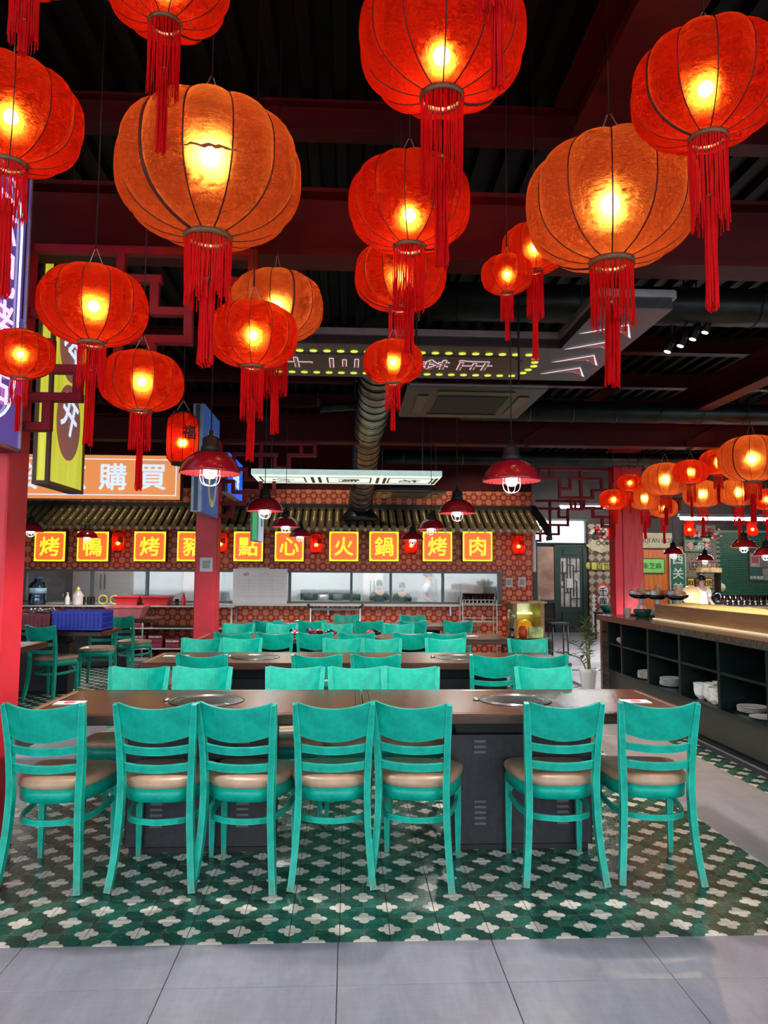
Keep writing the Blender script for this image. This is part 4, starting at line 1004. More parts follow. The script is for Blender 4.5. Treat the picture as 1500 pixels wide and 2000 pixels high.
cy = [8.755, 8.32, 7.58, 6.85, 6.12, 5.39, 4.66, 3.93]
for k, (a, b) in enumerate(zip(cy[1:], cy)):
    cabinet(a, b, 'dark green open shelf cabinet of the counter, %s from the far end' % ORD[k])
PLM = MB().lathe([(0, 0), (.06, 0), (.065, .004), (.115, .016), (.118, .020), (.113, .019), (.063, .008), (0, .006)], 28, close=False).mesh('plate', WHITE)
BWM = MB().lathe([(0, 0), (.03, 0), (.032, .008), (.055, .03), (.064, .06), (.061, .06), (.052, .032), (.028, .012), (0, .010)], 22, close=False).mesh('bowl', WHITE)
def pile(mesh, name, x, y, z, n, dz, label, cat):
    for k in range(n): tag(link(name, mesh, None, (x+random.uniform(-.004, .004), y+random.uniform(-.004, .004), z+k*dz)), label + ', ' + ORD[k] + ' from the bottom', cat, label)
pile(PLM, 'plate', 3.19, 7.88, .353, 7, .011, 'white plate in the farthest pile on the lower counter shelf', 'plate')
pile(PLM, 'plate', 3.21, 7.36, .353, 7, .011, 'white plate in the middle pile on the lower counter shelf', 'plate')
pile(PLM, 'plate', 3.24, 5.93, .353, 4, .012, 'white plate in the nearest pile on the lower counter shelf', 'plate')
tag(link('plate', PLM, None, (3.20, 5.68, .353), (0, 0, 0)), 'single white plate in front of the nearest plate pile', 'plate')
for i, (x, y, n) in enumerate(((3.15, 6.62, 5), (3.17, 6.48, 6), (3.14, 6.34, 5), (3.30, 6.58, 6), (3.31, 6.43, 7), (3.15, 6.21, 4))):
    pile(BWM, 'bowl', x, y, .353, n, .020, 'white bowl in the %s bowl stack on the counter shelf' % ORD[i], 'bowl')
CUPM = MB().lathe([(0, 0), (.028, 0), (.040, .11), (.042, .112), (.038, .11), (.026, .004), (0, .004)], 20, close=False).mesh('cup', PLASTW)
for k in range(5): tag(link('plastic_cup', CUPM, None, (3.14, 8.62-k*.018, .700), (PI/2, 0, 0)), 'white cup lying nested on the upper counter shelf, %s from the far end' % ORD[k], 'cup', 'nested cups on the counter shelf')
tag(link('paper_cup', MB().lathe([(0, 0), (.028, 0), (.040, .10), (.042, .102), (.038, .1), (.027, .004), (0, .004)], 20, close=False).mesh('paper_cup', plain('cream_paper', (.72, .58, .44), .6)), None, (3.10, 8.22, .979)), 'cream paper cup near the far end of the counter', 'cup')
# wooden trough with pale yellow filling
OAK = wood('oak_board', (.27, .13, .06), (.44, .24, .12), .4, (6, .8, 9), 3)
t = thing('display_trough', 'long wooden trough heaped with pale yellow filling on the counter', 'trough')
obj('front_board', MB().box(3.30, 3.325, 3.6, 7.96, .979, 1.135), OAK, t); obj('back_board', MB().box(3.88, 3.905, 3.6, 7.96, .979, 1.135), OAK, t)
obj('end_board', MB().box(3.325, 3.88, 7.935, 7.96, .979, 1.135), OAK, t); obj('base_board', MB().box(3.325, 3.88, 3.6, 7.935, .979, 1.0), OAK, t)
m = MB(); nx, ny = 9, 90; vs = []; fs = []
for i in range(nx+1):
    for j in range(ny+1):
        e = math.sin(PI*i/nx); vs.append((3.326+.553*i/nx, 3.6+4.334*j/ny, 1.125+.022*e+random.uniform(-.008, .010)*(1 if 0 < i < nx else .4)))
for i in range(nx):
    for j in range(ny): fs.append((i*(ny+1)+j, (i+1)*(ny+1)+j, (i+1)*(ny+1)+j+1, i*(ny+1)+j+1))
o = obj('filling', m.add(vs, fs, True), plain('pale_yellow_shavings', (.80, .70, .34), .7, var=.2, vs=40, bump=.4, bs=90), t); o['kind'] = 'stuff'
tag(obj('light_strip', MB().box(3.27, 3.295, 3.6, 7.95, .979, .990), lit('warm_led_strip', (.85, .72, .46), .75)), 'pale glowing strip along the foot of the wooden trough', 'light')
# food display models
DSH = plain('black_lacquer', (.012, .010, .010), .15)
for k, (y, x) in enumerate(((8.58, 3.40), (8.36, 3.50), (8.16, 3.64))):
    t = thing('food_display', 'black boat dish of model food on a white stand, %s on the counter end' % ('first', 'second', 'third')[k], 'display', (x, y, .978), .1*k, 'boat dishes on the counter end')
    obj('base', MB().box(-.11, .11, -.09, .09, 0, .022, ch=.004), DSH, t)
    for s in (-1, 1): obj('stand_leg', MB().tube([(s*.085, 0, .02), (s*.055, 0, .06), (s*.03, 0, .10), (s*.018, 0, .15)], [.028, .02, .016, .012], 10), WHITE, t)
    obj('stand_post', MB().tube([(0, 0, .12), (0, 0, .20)], .03, 10), PLASTW, t)
    o = MB().lathe([(0, .19), (.08, .195), (.13, .215), (.145, .24), (.135, .235), (.075, .212), (0, .208)], 24, close=False); o.v = [(a, b*.5, c + a*a*.6) for a, b, c in o.v]
    obj('boat_dish', o, DSH, t)
    for j in range(14):
        a = random.uniform(-.125, .125); mt = (WHITE, plain('orange_prawn', (.75, .20, .06), .4), plain('grey_shell', (.30, .33, .40), .3), WHITE)[j % 4]
        obj('model_food', MB().ball((a, random.uniform(-.04, .04), .245+random.uniform(0, .03)+a*a*.5), random.uniform(.024, .036), 8, 6, (1.2, 1, .9)), mt, t)
    obj('garnish', MB().lathe([(0, .24), (.05, .25), (.04, .31), (.012, .33), (.02, .355), (0, .365)], 10), plain('peach_garnish', (.72, .36, .22), .5), t)
tag(obj('serving_bowl', MB().lathe([(0, 0), (.05, 0), (.09, .05), (.10, .085), (.095, .085), (.08, .05), (0, .012)], 24, close=False), plain('dark_green_glaze', (.02, .10, .075), .2), None, (3.30, 8.30, .979)), 'small dark green bowl at the far end of the counter', 'bowl')

# back bar with board, glasses
t = thing('back_bar', 'dark low bar behind the counter under the green brick wall', 'counter')
obj('bar_top', MB().box(5.1, 8.6, 11.5, 12.3, .93, .97, ch=.005), MARBLE, t); obj('bar_body', MB().box(5.15, 8.55, 11.55, 12.25, 0, .93), CABG, t)
tag(obj('round_board', MB().lathe([(0, -.012), (.158, -.012), (.162, 0), (.158, .012), (0, .012)], 40).rot(Matrix.Translation((0, 0, 0)) @ Matrix.Rotation(PI/2-.12, 4, 'X')), wood('pale_round_board', (.60, .36, .16), (.74, .48, .24), .45, (1, 8, 8), 3), None, (5.46, 11.72, 1.128)), 'round pale wooden board standing in front of the person', 'board')
tag(obj('board_rest', MB().box(5.34, 5.58, 11.735, 11.80, .971, 1.05), OAK), 'small wooden block behind the round board', 'block')
tag(obj('tray', MB().box(5.92, 6.9, 11.55, 11.9, .971, .985, ch=.004), DSH), 'dark tray holding the row of glasses', 'tray')
GM = MB().lathe([(.034, 0), (.04, .15), (.037, .15), (.032, .006), (0, .006)], 16, close=False).mesh('glass', GLASSW)
TEAM = plain('amber_tea', (.20, .11, .02), .2); TM_ = MB().lathe([(0, .008), (.031, .008), (.034, .07), (0, .07)], 14).mesh('tea', TEAM)
for k in range(10):
    for j in range(2):
        o = tag(link('drinking_glass', GM, None, (6.0+k*.092, 11.65+j*.12, .986)), 'clear glass in the %s row on the tray, %s' % (('front', 'back')[j], ORD[k] + ' from the left'), 'glass', 'glasses on the tray'); link('tea', TM_, o)
# wall cooler with dark bottle, box on top
t = thing('water_cooler', 'black water cooler with a dark blue bottle beside the brick wall', 'cooler', (8.12, 16.2, 0))
obj('body', MB().box(-.17, .17, -.16, .16, 0, .72, ch=.01), BLACKM, t)
obj('bottle', MB().lathe([(0, .72), (.12, .72), (.135, .76), (.135, .98), (.11, 1.03), (.05, 1.10), (0, 1.10)], 20), BLUED, t)
t = thing('tall_shelf_stand', 'tall black stand with an orange box on top', 'stand', (8.3, 16.9, 0))
for x in (-.2, .2): obj('upright', MB().box(x-.03, x+.03, -.1, .1, 0, 1.50), BLACKM, t)
obj('shelf', MB().box(-.23, .23, -.14, .14, 1.50, 1.52), BLACKM, t); obj('shelf', MB().box(-.17, .17, -.1, .1, .95, .97), BLACKM, t)
tag(obj('carton', MB().box(-.25, .25, -.12, .12, 0, .11, ch=.003), plain('printed_orange_carton', (.72, .40, .18), .5, var=.6, vs=9), None, (8.3, 16.9, 1.521)), 'flat orange printed carton on the tall black stand', 'box')
tag(obj('hanging_bag', MB().ball((0, 0, 0), .13, 12, 8, (1, .5, .8)).tube([(-.05, 0, .08), (-.1, 0, .22), (-.13, 0, .34), (-.08, 0, .36), (.02, 0, .1)], .028, 8), plain('cream_bag', (.60, .48, .34), .6), None, (8.66, 17.1, 1.18)), 'cream bag hanging beside the black stand', 'bag')
obj('hook_cord', MB().tube([(-.1, 0, .34), (-.13, -.12, .5)], .006, 5), BLACKM, bpy.data.objects['hanging_bag'])

# person behind the counter
SKIN = plain('skin', (.52, .30, .21), .5, var=.06); HAIR = plain('black_hair', (.008, .006, .006), .4); SHIRT = plain('white_tunic', (.70, .70, .68), .7, var=.08, vs=10)
APRON = plain('dark_apron', (.03, .03, .035), .7)
def person(loc, rz, label, H=1.5, shirt=SHIRT, bend=0.0, seated=False):
    t = thing('person', label, 'person', loc, rz); k = H/1.62
    V = [(0, 0, .90), (0, 0, 1.05), (0, -.01, 1.22), (0, 0, 1.34), (0, 0, 1.40), (0, -.02, 1.47), (0, -.025, 1.56)]; R = [(.15, .10), (.135, .09), (.15, .095), (.10, .07), (.05, .05), (.075, .085), (.07, .085)]
    E = [(i, i+1) for i in range(6)]
    for s in (-1, 1):
        b = len(V); V += [(s*.17, 0, 1.31), (s*.23, .03, 1.05), (s*.21, -.16, .93), (s*.19, -.25, .92), (s*.185, -.31, .92)]; R += [(.058, .058), (.044, .044), (.032, .032), (.03, .02), (.02, .012)]
        E += [(3, b), (b, b+1), (b+1, b+2), (b+2, b+3), (b+3, b+4)]
        c = len(V); V += [(s*.09, 0, .82), (s*.095, -.01, .46), (s*.10, .02, .07), (s*.105, -.12, .03)]; R += [(.085, .085), (.058, .058), (.042, .042), (.038, .03)]
        E += [(0, c), (c, c+1), (c+1, c+2), (c+2, c+3)]
    def grow(name, vv, ee, rr, mat):
        me = bpy.data.meshes.new(name); me.from_pydata([(x*k, y*k, z*k) for x, y, z in vv], ee, []); o = link(name, me, t)
        o.modifiers.new('skin', 'SKIN'); sv = me.skin_vertices[0].data
        for i, r in enumerate(rr): sv[i].radius = (r[0]*k, r[1]*k); sv[i].use_root = (i == 0)
        o.modifiers.new('sub', 'SUBSURF').levels = 2; o.modifiers['sub'].render_levels = 2
        dg = bpy.context.evaluated_depsgraph_get(); bpy.context.view_layer.update(); dg = bpy.context.evaluated_depsgraph_get()
        m2 = bpy.data.meshes.new_from_object(o.evaluated_get(dg)); o.modifiers.clear(); o.data = m2; m2.materials.clear(); m2.materials.append(mat)
        for p in m2.polygons: p.use_smooth = True
        return o
    body = grow('body', V, E, R, SKIN)
    V2 = [(0, 0, .84), (0, 0, 1.05), (0, -.01, 1.22), (0, 0, 1.345), (0, 0, 1.375)]; R2 = [(.20, .135), (.165, .115), (.178, .118), (.125, .09), (.062, .062)]; E2 = [(0, 1), (1, 2), (2, 3), (3, 4)]
    for s in (-1, 1):
        b = len(V2); V2 += [(s*.175, 0, 1.31), (s*.225, .02, 1.12)]; R2 += [(.078, .078), (.068, .068)]; E2 += [(3, b), (b, b+1)]
    grow('tunic', V2, E2, R2, shirt)
    grow('trousers', [(0, 0, .86), (.09, 0, .8), (.095, -.01, .46), (.10, .02, .10), (-.09, 0, .8), (-.095, -.01, .46), (-.10, .02, .10)], [(0, 1), (1, 2), (2, 3), (0, 4), (4, 5), (5, 6)], [(.16, .115), (.10, .10), (.075, .075), (.06, .06), (.10, .10), (.075, .075), (.06, .06)], APRON)
    hz = 1.545*k; hy = -.025*k
    m = MB(); m.ball((0, hy+.022*k, hz+.022*k), .098*k, 16, 12, (.92, 1.05, 1.1)); m.ball((0, hy+.11*k, hz+.02*k), .05*k, 10, 8)
    vs = m.v; m.v = [(x, max(y, hy-.058*k) if z < hz+.075*k else y, z) for x, y, z in vs]
    obj('hair', m, HAIR, t)
    for s in (-1, 1):
        obj('eye', MB().ball((s*.03*k, hy-.086*k, hz-.012*k), .011*k, 8, 6, (1.3, .5, .7)), HAIR, t); obj('ear', MB().ball((s*.083*k, hy+.0, hz-.02*k), .022*k, 8, 6, (.4, .7, 1.2)), SKIN, t)
        obj('eyebrow', MB().ball((s*.032*k, hy-.086*k, hz+.012*k), .012*k, 8, 6, (1.5, .4, .25)), HAIR, t)
    obj('nose', MB().ball((0, hy-.097*k, hz-.036*k), .014*k, 8, 6, (.8, 1.0, 1.5)), SKIN, t)
    obj('mouth', MB().ball((0, hy-.084*k, hz-.072*k), .016*k, 8, 6, (1.5, .5, .35)), plain('lips', (.45, .12, .10), .5), t)
    for s in (-1, 1):
        for j in range(4): obj('finger', MB().tube([((s*.185+(j-1.5)*.016)*k, -.31*k, .925*k), ((s*.185+(j-1.5)*.017)*k, -.355*k, .92*k), ((s*.185+(j-1.5)*.017)*k, -.385*k, .905*k)], [.009, .008, .006], 6), SKIN, t)
        obj('thumb', MB().tube([(s*.165*k, -.27*k, .925*k), (s*.145*k, -.31*k, .92*k), (s*.142*k, -.335*k, .915*k)], [.010, .009, .007], 6), SKIN, t)
    return t
person((7.44, 15.5, 0), .15, 'person in a white short-sleeved tunic standing behind the counter', 1.44)
person((1.65, 15.3, 0), 1.2, 'person in a pale shirt and dark apron behind the kitchen window', 1.5, plain('grey_shirt', (.42, .45, .48), .7))
person((.66, 15.82, 0), .2, 'person with dark hair low behind the kitchen window, left of two', 1.28, APRON)
person((1.14, 15.82, 0), -.1, 'person in a cap low behind the kitchen window, right of two', 1.24, APRON)

# ------------------------------------------------------------------ plaques and posters on the far right wall
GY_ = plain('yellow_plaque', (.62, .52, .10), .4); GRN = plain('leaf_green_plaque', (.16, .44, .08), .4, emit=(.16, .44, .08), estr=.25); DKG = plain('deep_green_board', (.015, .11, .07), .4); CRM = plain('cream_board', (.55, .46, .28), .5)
def plaque(name, x0, x1, z0, z1, face, rim, words, wcol, size, label, y=18.81, stack=False, sx=1.0, bold=.02):
    t = thing(name, label, 'sign', ((x0+x1)/2, y, (z0+z1)/2)); w_, h_ = x1-x0, z1-z0
    obj('board', MB().box(-w_/2, w_/2, -.04, 0, -h_/2, h_/2, ch=.012), rim, t); obj('face', MB().box(-w_/2+.03, w_/2-.03, -.046, -.04, -h_/2+.03, h_/2-.03), face, t)
    if words: text('lettering', '\n'.join(words) if stack else words, size, wcol, t, (0, -.05, 0), (PI/2, 0, 0), bold, .002, sx, 1.0, 1.25 if stack else 1.0)
    return t
plaque('wall_plaque', 6.15, 7.0, 1.56, 1.80, GY_, BR, '百世苏', plain('dark_gold_letters', (.13, .09, .015), .5), .2, 'yellow plaque reading 百世苏 near the green door')
obj('rounded_end', MB().lathe([(0, -.03), (.10, -.03), (.10, 0), (0, 0)], 20).rot(Matrix.Rotation(PI/2, 4, 'X')), GY_, bpy.data.objects['wall_plaque'], (-.44, 0, 0))
t = thing('cloud_plaque', 'cream cloud-shaped plaque under red flowers near the green door', 'sign', (6.44, 18.81, 2.2))
m = MB(); pts = [(.36*math.cos(2*PI*k/32)*(1+.08*math.cos(6*PI*k/16)), .17*math.sin(2*PI*k/32)*(1+.12*math.cos(8*PI*k/16))) for k in range(32)]
obj('board', m.prism(pts, -.04, 0), CRM, t)
for s in (-.08, .06): obj('printed_ring', MB().tube([(s+.05*math.cos(2*PI*k/16), -.045, .06+.05*math.sin(2*PI*k/16)) for k in range(16)], .008, 5, True), BLACKM, t)
plaque('name_board', 7.45, 8.3, 2.12, 2.56, CRM, SIDE, 'HOI AN HOA', BLACKM, .17, 'cream arched board reading HOI AN HOA', sx=.85, bold=-.004, y=18.79)
plaque('leaf_sign', 7.40, 8.08, 1.49, 1.89, GRN, plain('dark_leaf_rim', (.03, .12, .02), .4), '朱芝麻', plain('dark_green_letters', (.02, .10, .02), .5), .17, 'bright green sign with dark characters on the orange planks')
plaque('tall_sign', 8.17, 8.60, .60, 2.02, DKG, plain('pale_sign_rim', (.50, .52, .44), .4), '西关美食', plain('cream_stroke', (.62, .60, .50), .5), .30, 'tall dark green sign reading 西关美食', stack=True, y=18.75)
plaque('lamp_sign', 8.74, 9.47, 1.61, 1.83, plain('dark_brown_face', (.06, .03, .02), .4), plain('tan_rim', (.34, .18, .10), .4), '十三姨茶庄', plain('pink_letters', (.70, .45, .38), .5), .13, 'brown sign reading 十三姨茶庄 on the fan wallpaper')
plaque('round_sign', 8.58, 9.28, 2.06, 2.36, plain('sage_board', (.10, .20, .13), .5), plain('sage_rim', (.16, .25, .17), .5), '令茶冰', plain('cream_red', (.65, .50, .42), .5), .2, 'green signboard with red and cream discs on the fan wallpaper', y=18.76)
for x in (8.70, 9.16): obj('red_diamond', MB().prism([(-.09, 0), (0, -.09), (.09, 0), (0, .09)], -.052, -.046), plain('diamond_red', (.45, .04, .04), .5), bpy.data.objects['round_sign'], (x-8.93, 0, 0))
for k, ch in enumerate('鲜炖煲'):
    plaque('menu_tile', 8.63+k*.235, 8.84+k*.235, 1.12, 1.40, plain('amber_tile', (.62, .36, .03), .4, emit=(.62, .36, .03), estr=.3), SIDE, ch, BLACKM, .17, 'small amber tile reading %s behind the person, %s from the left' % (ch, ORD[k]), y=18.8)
POS = [plain('poster_dark_green', (.02, .09, .08), .5), plain('poster_grey_photo', (.20, .18, .17), .5, var=.6, vs=5), plain('poster_red', (.32, .07, .08), .5), plain('poster_tan', (.36, .25, .20), .5, var=.3)]
t = thing('poster_collage', 'dark framed collage of old posters on the green brick wall', 'poster', (10.85, 18.80, 1.68))
obj('backing', MB().box(-.56, .56, -.03, .0, -.36, .38), SIDE, t)
for q, mt in (((-.54, -.24, -.33, -.02), 0), ((-.54, -.28, 0, .35), 3), ((-.26, .2, .0, .35), 1), ((-.22, .1, -.33, -.03), 1), ((.12, .54, -.33, .35), 3)): obj('print', MB().box(q[0], q[1], -.036, -.03, q[2], q[3]), POS[mt], t)
obj('print_emblem', MB().box(-.5, -.32, -.04, -.036, .1, .26), POS[2], t)
text('lettering', '百年老店', .09, PAPER, t, (-.39, -.04, -.27), (PI/2, 0, 0), .02)
tag(obj('bright_panel', MB().box(10.5, 11.3, 16.9, 16.96, 2.08, 2.9), lit('bright_lit_panel', (.95, .95, .97), 1.0)), 'bright lit panel behind the fretwork at the right edge', 'light')
t = thing('tube_light', 'white tube light near the bright transom window', 'light', (5.5, 17.4, 3.05))
obj('tube', MB().tube([(-.5, 0, 0), (.9, 0, 0)], .03, 10), TUBE, t); obj('housing', MB().box(-.55, .95, -.05, .05, .03, .09), STEEL, t); obj('hanger_rod', MB().tube([(0, 0, .09), (0, 0, 1.38)], .008, 6), BLACKM, t)
t = thing('tube_light', 'long white tube light across the far right ceiling', 'light', (8.6, 16.3, 2.72))
obj('tube', MB().tube([(-1.2, 0, 0), (1.6, 0, 0)], .035, 10), TUBE, t); obj('housing', MB().box(-1.25, 1.65, -.05, .05, .035, .10), STEEL, t); obj('hanger_rod', MB().tube([(0, 0, .1), (0, 0, 1.7)], .008, 6), BLACKM, t)
FLW = [plain('flower_red', (.50, .03, .04), .5), plain('flower_pink', (.62, .30, .28), .5), plain('leaf_dark', (.02, .07, .03), .5), plain('flower_cream', (.6, .55, .42), .5)]
for cx, cz, lab in ((6.5, 2.5, 'garland of red and pink flowers over the cloud plaque'), (9.05, 2.45, 'garland of red and cream flowers over the fan wallpaper')):
    t = thing('flower_garland', lab, 'flowers', (cx, 18.7, cz))
    for k in range(34): obj('blossom', MB().ball((random.gauss(0, .20), random.uniform(-.08, .06), random.gauss(0, .09)), random.uniform(.035, .07), 7, 5, (1, .8, .8)), FLW[k % 4], t)
    obj('wire_bar', MB().tube([(-.4, .05, 0), (.4, .05, 0)], .012, 6), BLACKM, t); 
    for s in (-.3, .3): obj('hook', MB().tube([(s, .05, 0), (s, .115, .02)], .01, 6), BLACKM, t)
# round stacked sign with teapot-green bowl
t = thing('standing_sign', 'white and red standing cut-out sign reading 千库', 'sign', (6.26, 18.2, .48))
WS = plain('sign_white', (.72, .68, .64), .5); RS = plain('sign_red', (.60, .06, .05), .5)
obj('backing', MB().lathe([(0, 0), (.17, 0), (.17, .02), (0, .02)], 28).rot(Matrix.Rotation(PI/2, 4, 'X')), RS, t, (0, .02, .60)); obj('disc', MB().lathe([(0, 0), (.13, 0), (.13, .015), (0, .015)], 28).rot(Matrix.Rotation(PI/2, 4, 'X')), WS, t, (0, 0, .58))
obj('disc', MB().lathe([(0, 0), (.14, 0), (.14, .015), (0, .015)], 28).rot(Matrix.Rotation(PI/2, 4, 'X')), WS, t, (0, 0, .34)); obj('backing', MB().lathe([(0, 0), (.17, 0), (.17, .02), (0, .02)], 28).rot(Matrix.Rotation(PI/2, 4, 'X')), RS, t, (0, .02, .32))
for z, ch in ((.58, '千'), (.34, '库')): text('lettering', ch, .2, BLACKM, t, (0, -.02, z), (PI/2, 0, 0), .02)
for k in range(5): obj('zigzag_tag', MB().prism([(-.06, 0), (0, -.06), (.06, 0), (0, .06)], -.01, .0), WS, t, (-.23, 0, .05+k*.10))
obj('foot', MB().box(-.28, .2, -.03, .03, -.48, .0), WS, t); obj('post', MB().box(-.02, .02, .0, .02, 0, .3), WS, t)
tag(obj('green_basin', MB().lathe([(0, 0), (.14, 0), (.20, .10), (.21, .15), (.195, .15), (.13, .02), (0, .015)], 28, close=False), plain('teal_basin', (.01, .16, .12), .3), None, (5.86, 16.6, .62)), 'teal green basin behind the end of the counter', 'basin')
t = thing('basin_stand', 'dark stand under the teal basin', 'stand', (5.86, 16.6, 0)); obj('top', MB().box(-.3, .3, -.25, .25, .59, .619), BLACKM, t)
for a in (-.26, .26):
    for b in (-.21, .21): obj('leg', MB().box(a-.02, a+.02, b-.02, b+.02, 0, .59), BLACKM, t)
# potted plant by the counter end
LEAF = plain('waxy_leaf', (.16, .20, .05), .35, var=.45, vs=9)
t = thing('potted_plant', 'leafy plant in a white pot at the far end of the counter', 'plant', (3.0, 9.30, 0))
obj('pot', MB().lathe([(0, .02), (.075, .02), (.085, .05), (.115, .24), (.12, .29), (.11, .29), (.10, .25), (0, .25)], 24, close=False), WHITE, t)
obj('saucer', MB().lathe([(0, 0), (.10, 0), (.12, .02), (.11, .02), (0, .008)], 24, close=False), plain('grey_saucer', (.28, .27, .25), .5), t)
lm_ = MB().add([(0, 0, 0), (.013, .02, .003), (.015, .05, .004), (0, .085, 0), (-.015, .05, .004), (-.013, .02, .003)], [(0, 1, 2, 3), (0, 3, 4, 5)], True).mesh('leaf', LEAF)
for k, (dx, dy, h) in enumerate(((-.10, .0, .62), (.06, -.05, .55), (-.02, .05, .75), (-.42, -.05, .28), (-.22, .05, .42), (.10, .06, .66))):
    base = Vector((random.uniform(-.03, .03), random.uniform(-.03, .03), .25)); h *= .85; tip = Vector((dx, dy, .25+h)); mid = (base+tip)/2 + Vector((-dx*.25, 0, h*.18))
    pts = catmull([base, mid, tip], 7); obj('stem', MB().tube(pts, [.009-.0004*i for i in range(len(pts))], 6), LEAF, t)
    for i in range(4, len(pts)):
        for s in (-1, 1): link('leaf', lm_, t, pts[i], (random.uniform(.2, .7), random.uniform(-.3, .3), s*1.3+random.uniform(-.5, .5)), [random.uniform(1.0, 1.4)]*3)

# ------------------------------------------------------------------ along the back wall
# steel shelf unit left
t = thing('steel_shelf_unit', 'long steel shelf unit under the kitchen window at left', 'shelf')
for z in (.875, .50, .155): obj('shelf_board', MB().box(-6.6, -1.95, 13.05, 13.66, z-.02, z, ch=.004), STEEL, t)
for x in (-6.55, -5.0, -3.5, -2.0): 
    for y in (13.08, 13.63): obj('upright', MB().tube([(x, y, 0), (x, y, .855)], .016, 8), STEEL, t)
BURG = plain('burgundy_pack', (.20, .018, .045), .45, var=.3, vs=14, bump=.2, bs=60)
PKM = MB().cbox(-.125, .125, -.13, .13, 0, .072, .012).mesh('burgundy_pack', BURG)
PKW = plain('white_scribble_band', (.55, .40, .42), .6, var=.6, vs=40)
wh = {.155: 'on the lowest', .50: 'on the middle', .0: 'on the floor under the'}
for z, xs in ((.505, ((-3.64, 3), (-3.97, 2), (-4.4, 2))), (.16, ((-3.58, 3), (-3.29, 3), (-3.0, 2), (-3.92, 3), (-4.3, 2), (-2.7, 2))), (.0, ((-3.85, 1), (-3.45, 1), (-3.1, 1), (-2.75, 1)))):
    for i, (x, n) in enumerate(xs):
        for j in range(n):
            sh = 'middle steel shelf' if z > .3 else 'lowest steel shelf' if z > .1 else 'floor below the shelves'
            o = tag(link('burgundy_pack', PKM, None, (x+random.uniform(-.01, .01), 13.25, z+.001+j*.0745)), 'burgundy pack on the %s, %s stack from left, %s from bottom' % (sh, ORD[sorted(q[0] for q in xs).index(x)], ORD[j]), 'pack', 'burgundy packs on the %s' % sh)
            if z > .1 and j == n-1 and z < .3: obj('white_band', MB().box(-.11, .11, -.134, -.128, .02, .05), PKW, o)
tag(obj('black_tray', MB().box(-3.35, -2.3, 13.12, 13.5, .501, .53, ch=.01), DSH), 'flat black tray on the middle steel shelf', 'tray')
RP = plain('red_plastic', (.62, .02, .035), .4, var=.12); YP = plain('yellow_plastic', (.62, .52, .06), .4)
def basket(name, x0, x1, y0, y1, z, h, mat, label, taper=.05, slots=True):
    t = thing(name, label, 'basket', ((x0+x1)/2, (y0+y1)/2, z)); a, b = (x1-x0)/2, (y1-y0)/2
    obj('base', MB().box(-a+taper, a-taper, -b+taper, b-taper, 0, .012), mat, t)
    def wall(p, q, nm='side'):
        (px_, py_), (qx, qy) = p, q; f = (a-taper)/a; g_ = (b-taper)/b
        obj(nm, MB().add([(px_*f, py_*g_, 0), (qx*f, qy*g_, 0), (qx, qy, h), (px_, py_, h), (px_*f*.97, py_*g_*.97, 0), (qx*f*.97, qy*g_*.97, 0), (qx*.97, qy*.97, h), (px_*.97, py_*.97, h)], [(0, 1, 2, 3), (7, 6, 5, 4), (0, 3, 7, 4), (1, 5, 6, 2), (3, 2, 6, 7), (0, 4, 5, 1)]), mat, t)
    c = [(-a, -b), (a, -b), (a, b), (-a, b)]
    for i in range(4): wall(c[i], c[(i+1) % 4])
    obj('rim', MB().sweep([(-a, -b, h), (a, -b, h), (a, b, h), (-a, b, h)], .025, .018, closed=True), mat, t)
    return t
basket('red_basket', -4.02, -3.59, 13.1, 13.5, .876, .15, RP, 'red plastic basket on the steel shelf, left of two')
basket('red_basket', -3.55, -3.08, 13.1, 13.5, .876, .15, RP, 'red plastic basket on the steel shelf, right of two')
for i, (x, lab) in enumerate(((-4.30, 'left'), (-4.10, 'right'))):
    tag(obj('yellow_hoop', MB().tube([(.075*math.cos(2*PI*k/20), 0, .075*math.sin(2*PI*k/20)) for k in range(20)], .012, 7, True), YP, None, (x, 13.45, .964)), 'yellow round handle, %s of two, beside the red baskets' % lab, 'handle')
def bottle(name, x, y, z, prof, mat, label, cat='bottle', caps=None):
    t = thing(name, label, cat, (x, y, z)); obj('body', MB().lathe(prof, 18), mat, t)
    if caps: obj('cap', MB().lathe(caps[0], 12), caps[1], t)
    return t
b = bottle('water_bottle', -5.40, 13.36, .876, [(0, 0), (.135, 0), (.145, .02), (.145, .14), (.137, .16), (.145, .18), (.145, .32), (.11, .38), (.06, .41), (.06, .45), (0, .45)], BLUEJ, 'large blue water bottle on the steel shelf', caps=([(0, .45), (.062, .45), (.062, .475), (0, .475)], plain('blue_cap', (.05, .18, .5), .4)))
obj('paper_label', MB().lathe([(.1455, .20), (.1475, .20), (.1475, .29), (.1455, .29), (.1455, .20)], 24, close=False), plain('blue_white_label', (.35, .55, .75), .5, var=.4, vs=30), b)
bottle('spray_bottle', -4.86, 13.3, .876, [(0, 0), (.035, 0), (.04, .02), (.04, .12), (.018, .16), (.014, .19), (0, .19)], PLASTW, 'slim white bottle right of the blue water bottle', caps=([(0, .19), (.02, .19), (.016, .215), (0, .215)], PLASTW))
bottle('glass_jar', -4.68, 13.3, .876, [(0, 0), (.085, 0), (.09, .02), (.09, .17), (.05, .23), (.04, .25), (0, .25)], plain('milky_jar', (.52, .44, .44), .3, var=.4), 'pale jar with a pump lid on the steel shelf', 'jar', ([(0, .25), (.045, .25), (.02, .30), (0, .32)], YP))
for i, x in enumerate((-4.53, -4.45, -4.60)): bottle('dark_jar', x, 13.42-.05*i, .876, [(0, 0), (.036, 0), (.036, .13), (.03, .14), (0, .14)], DSH, 'black jar beside the pale jar, %s of three' % ORD[i], 'jar')
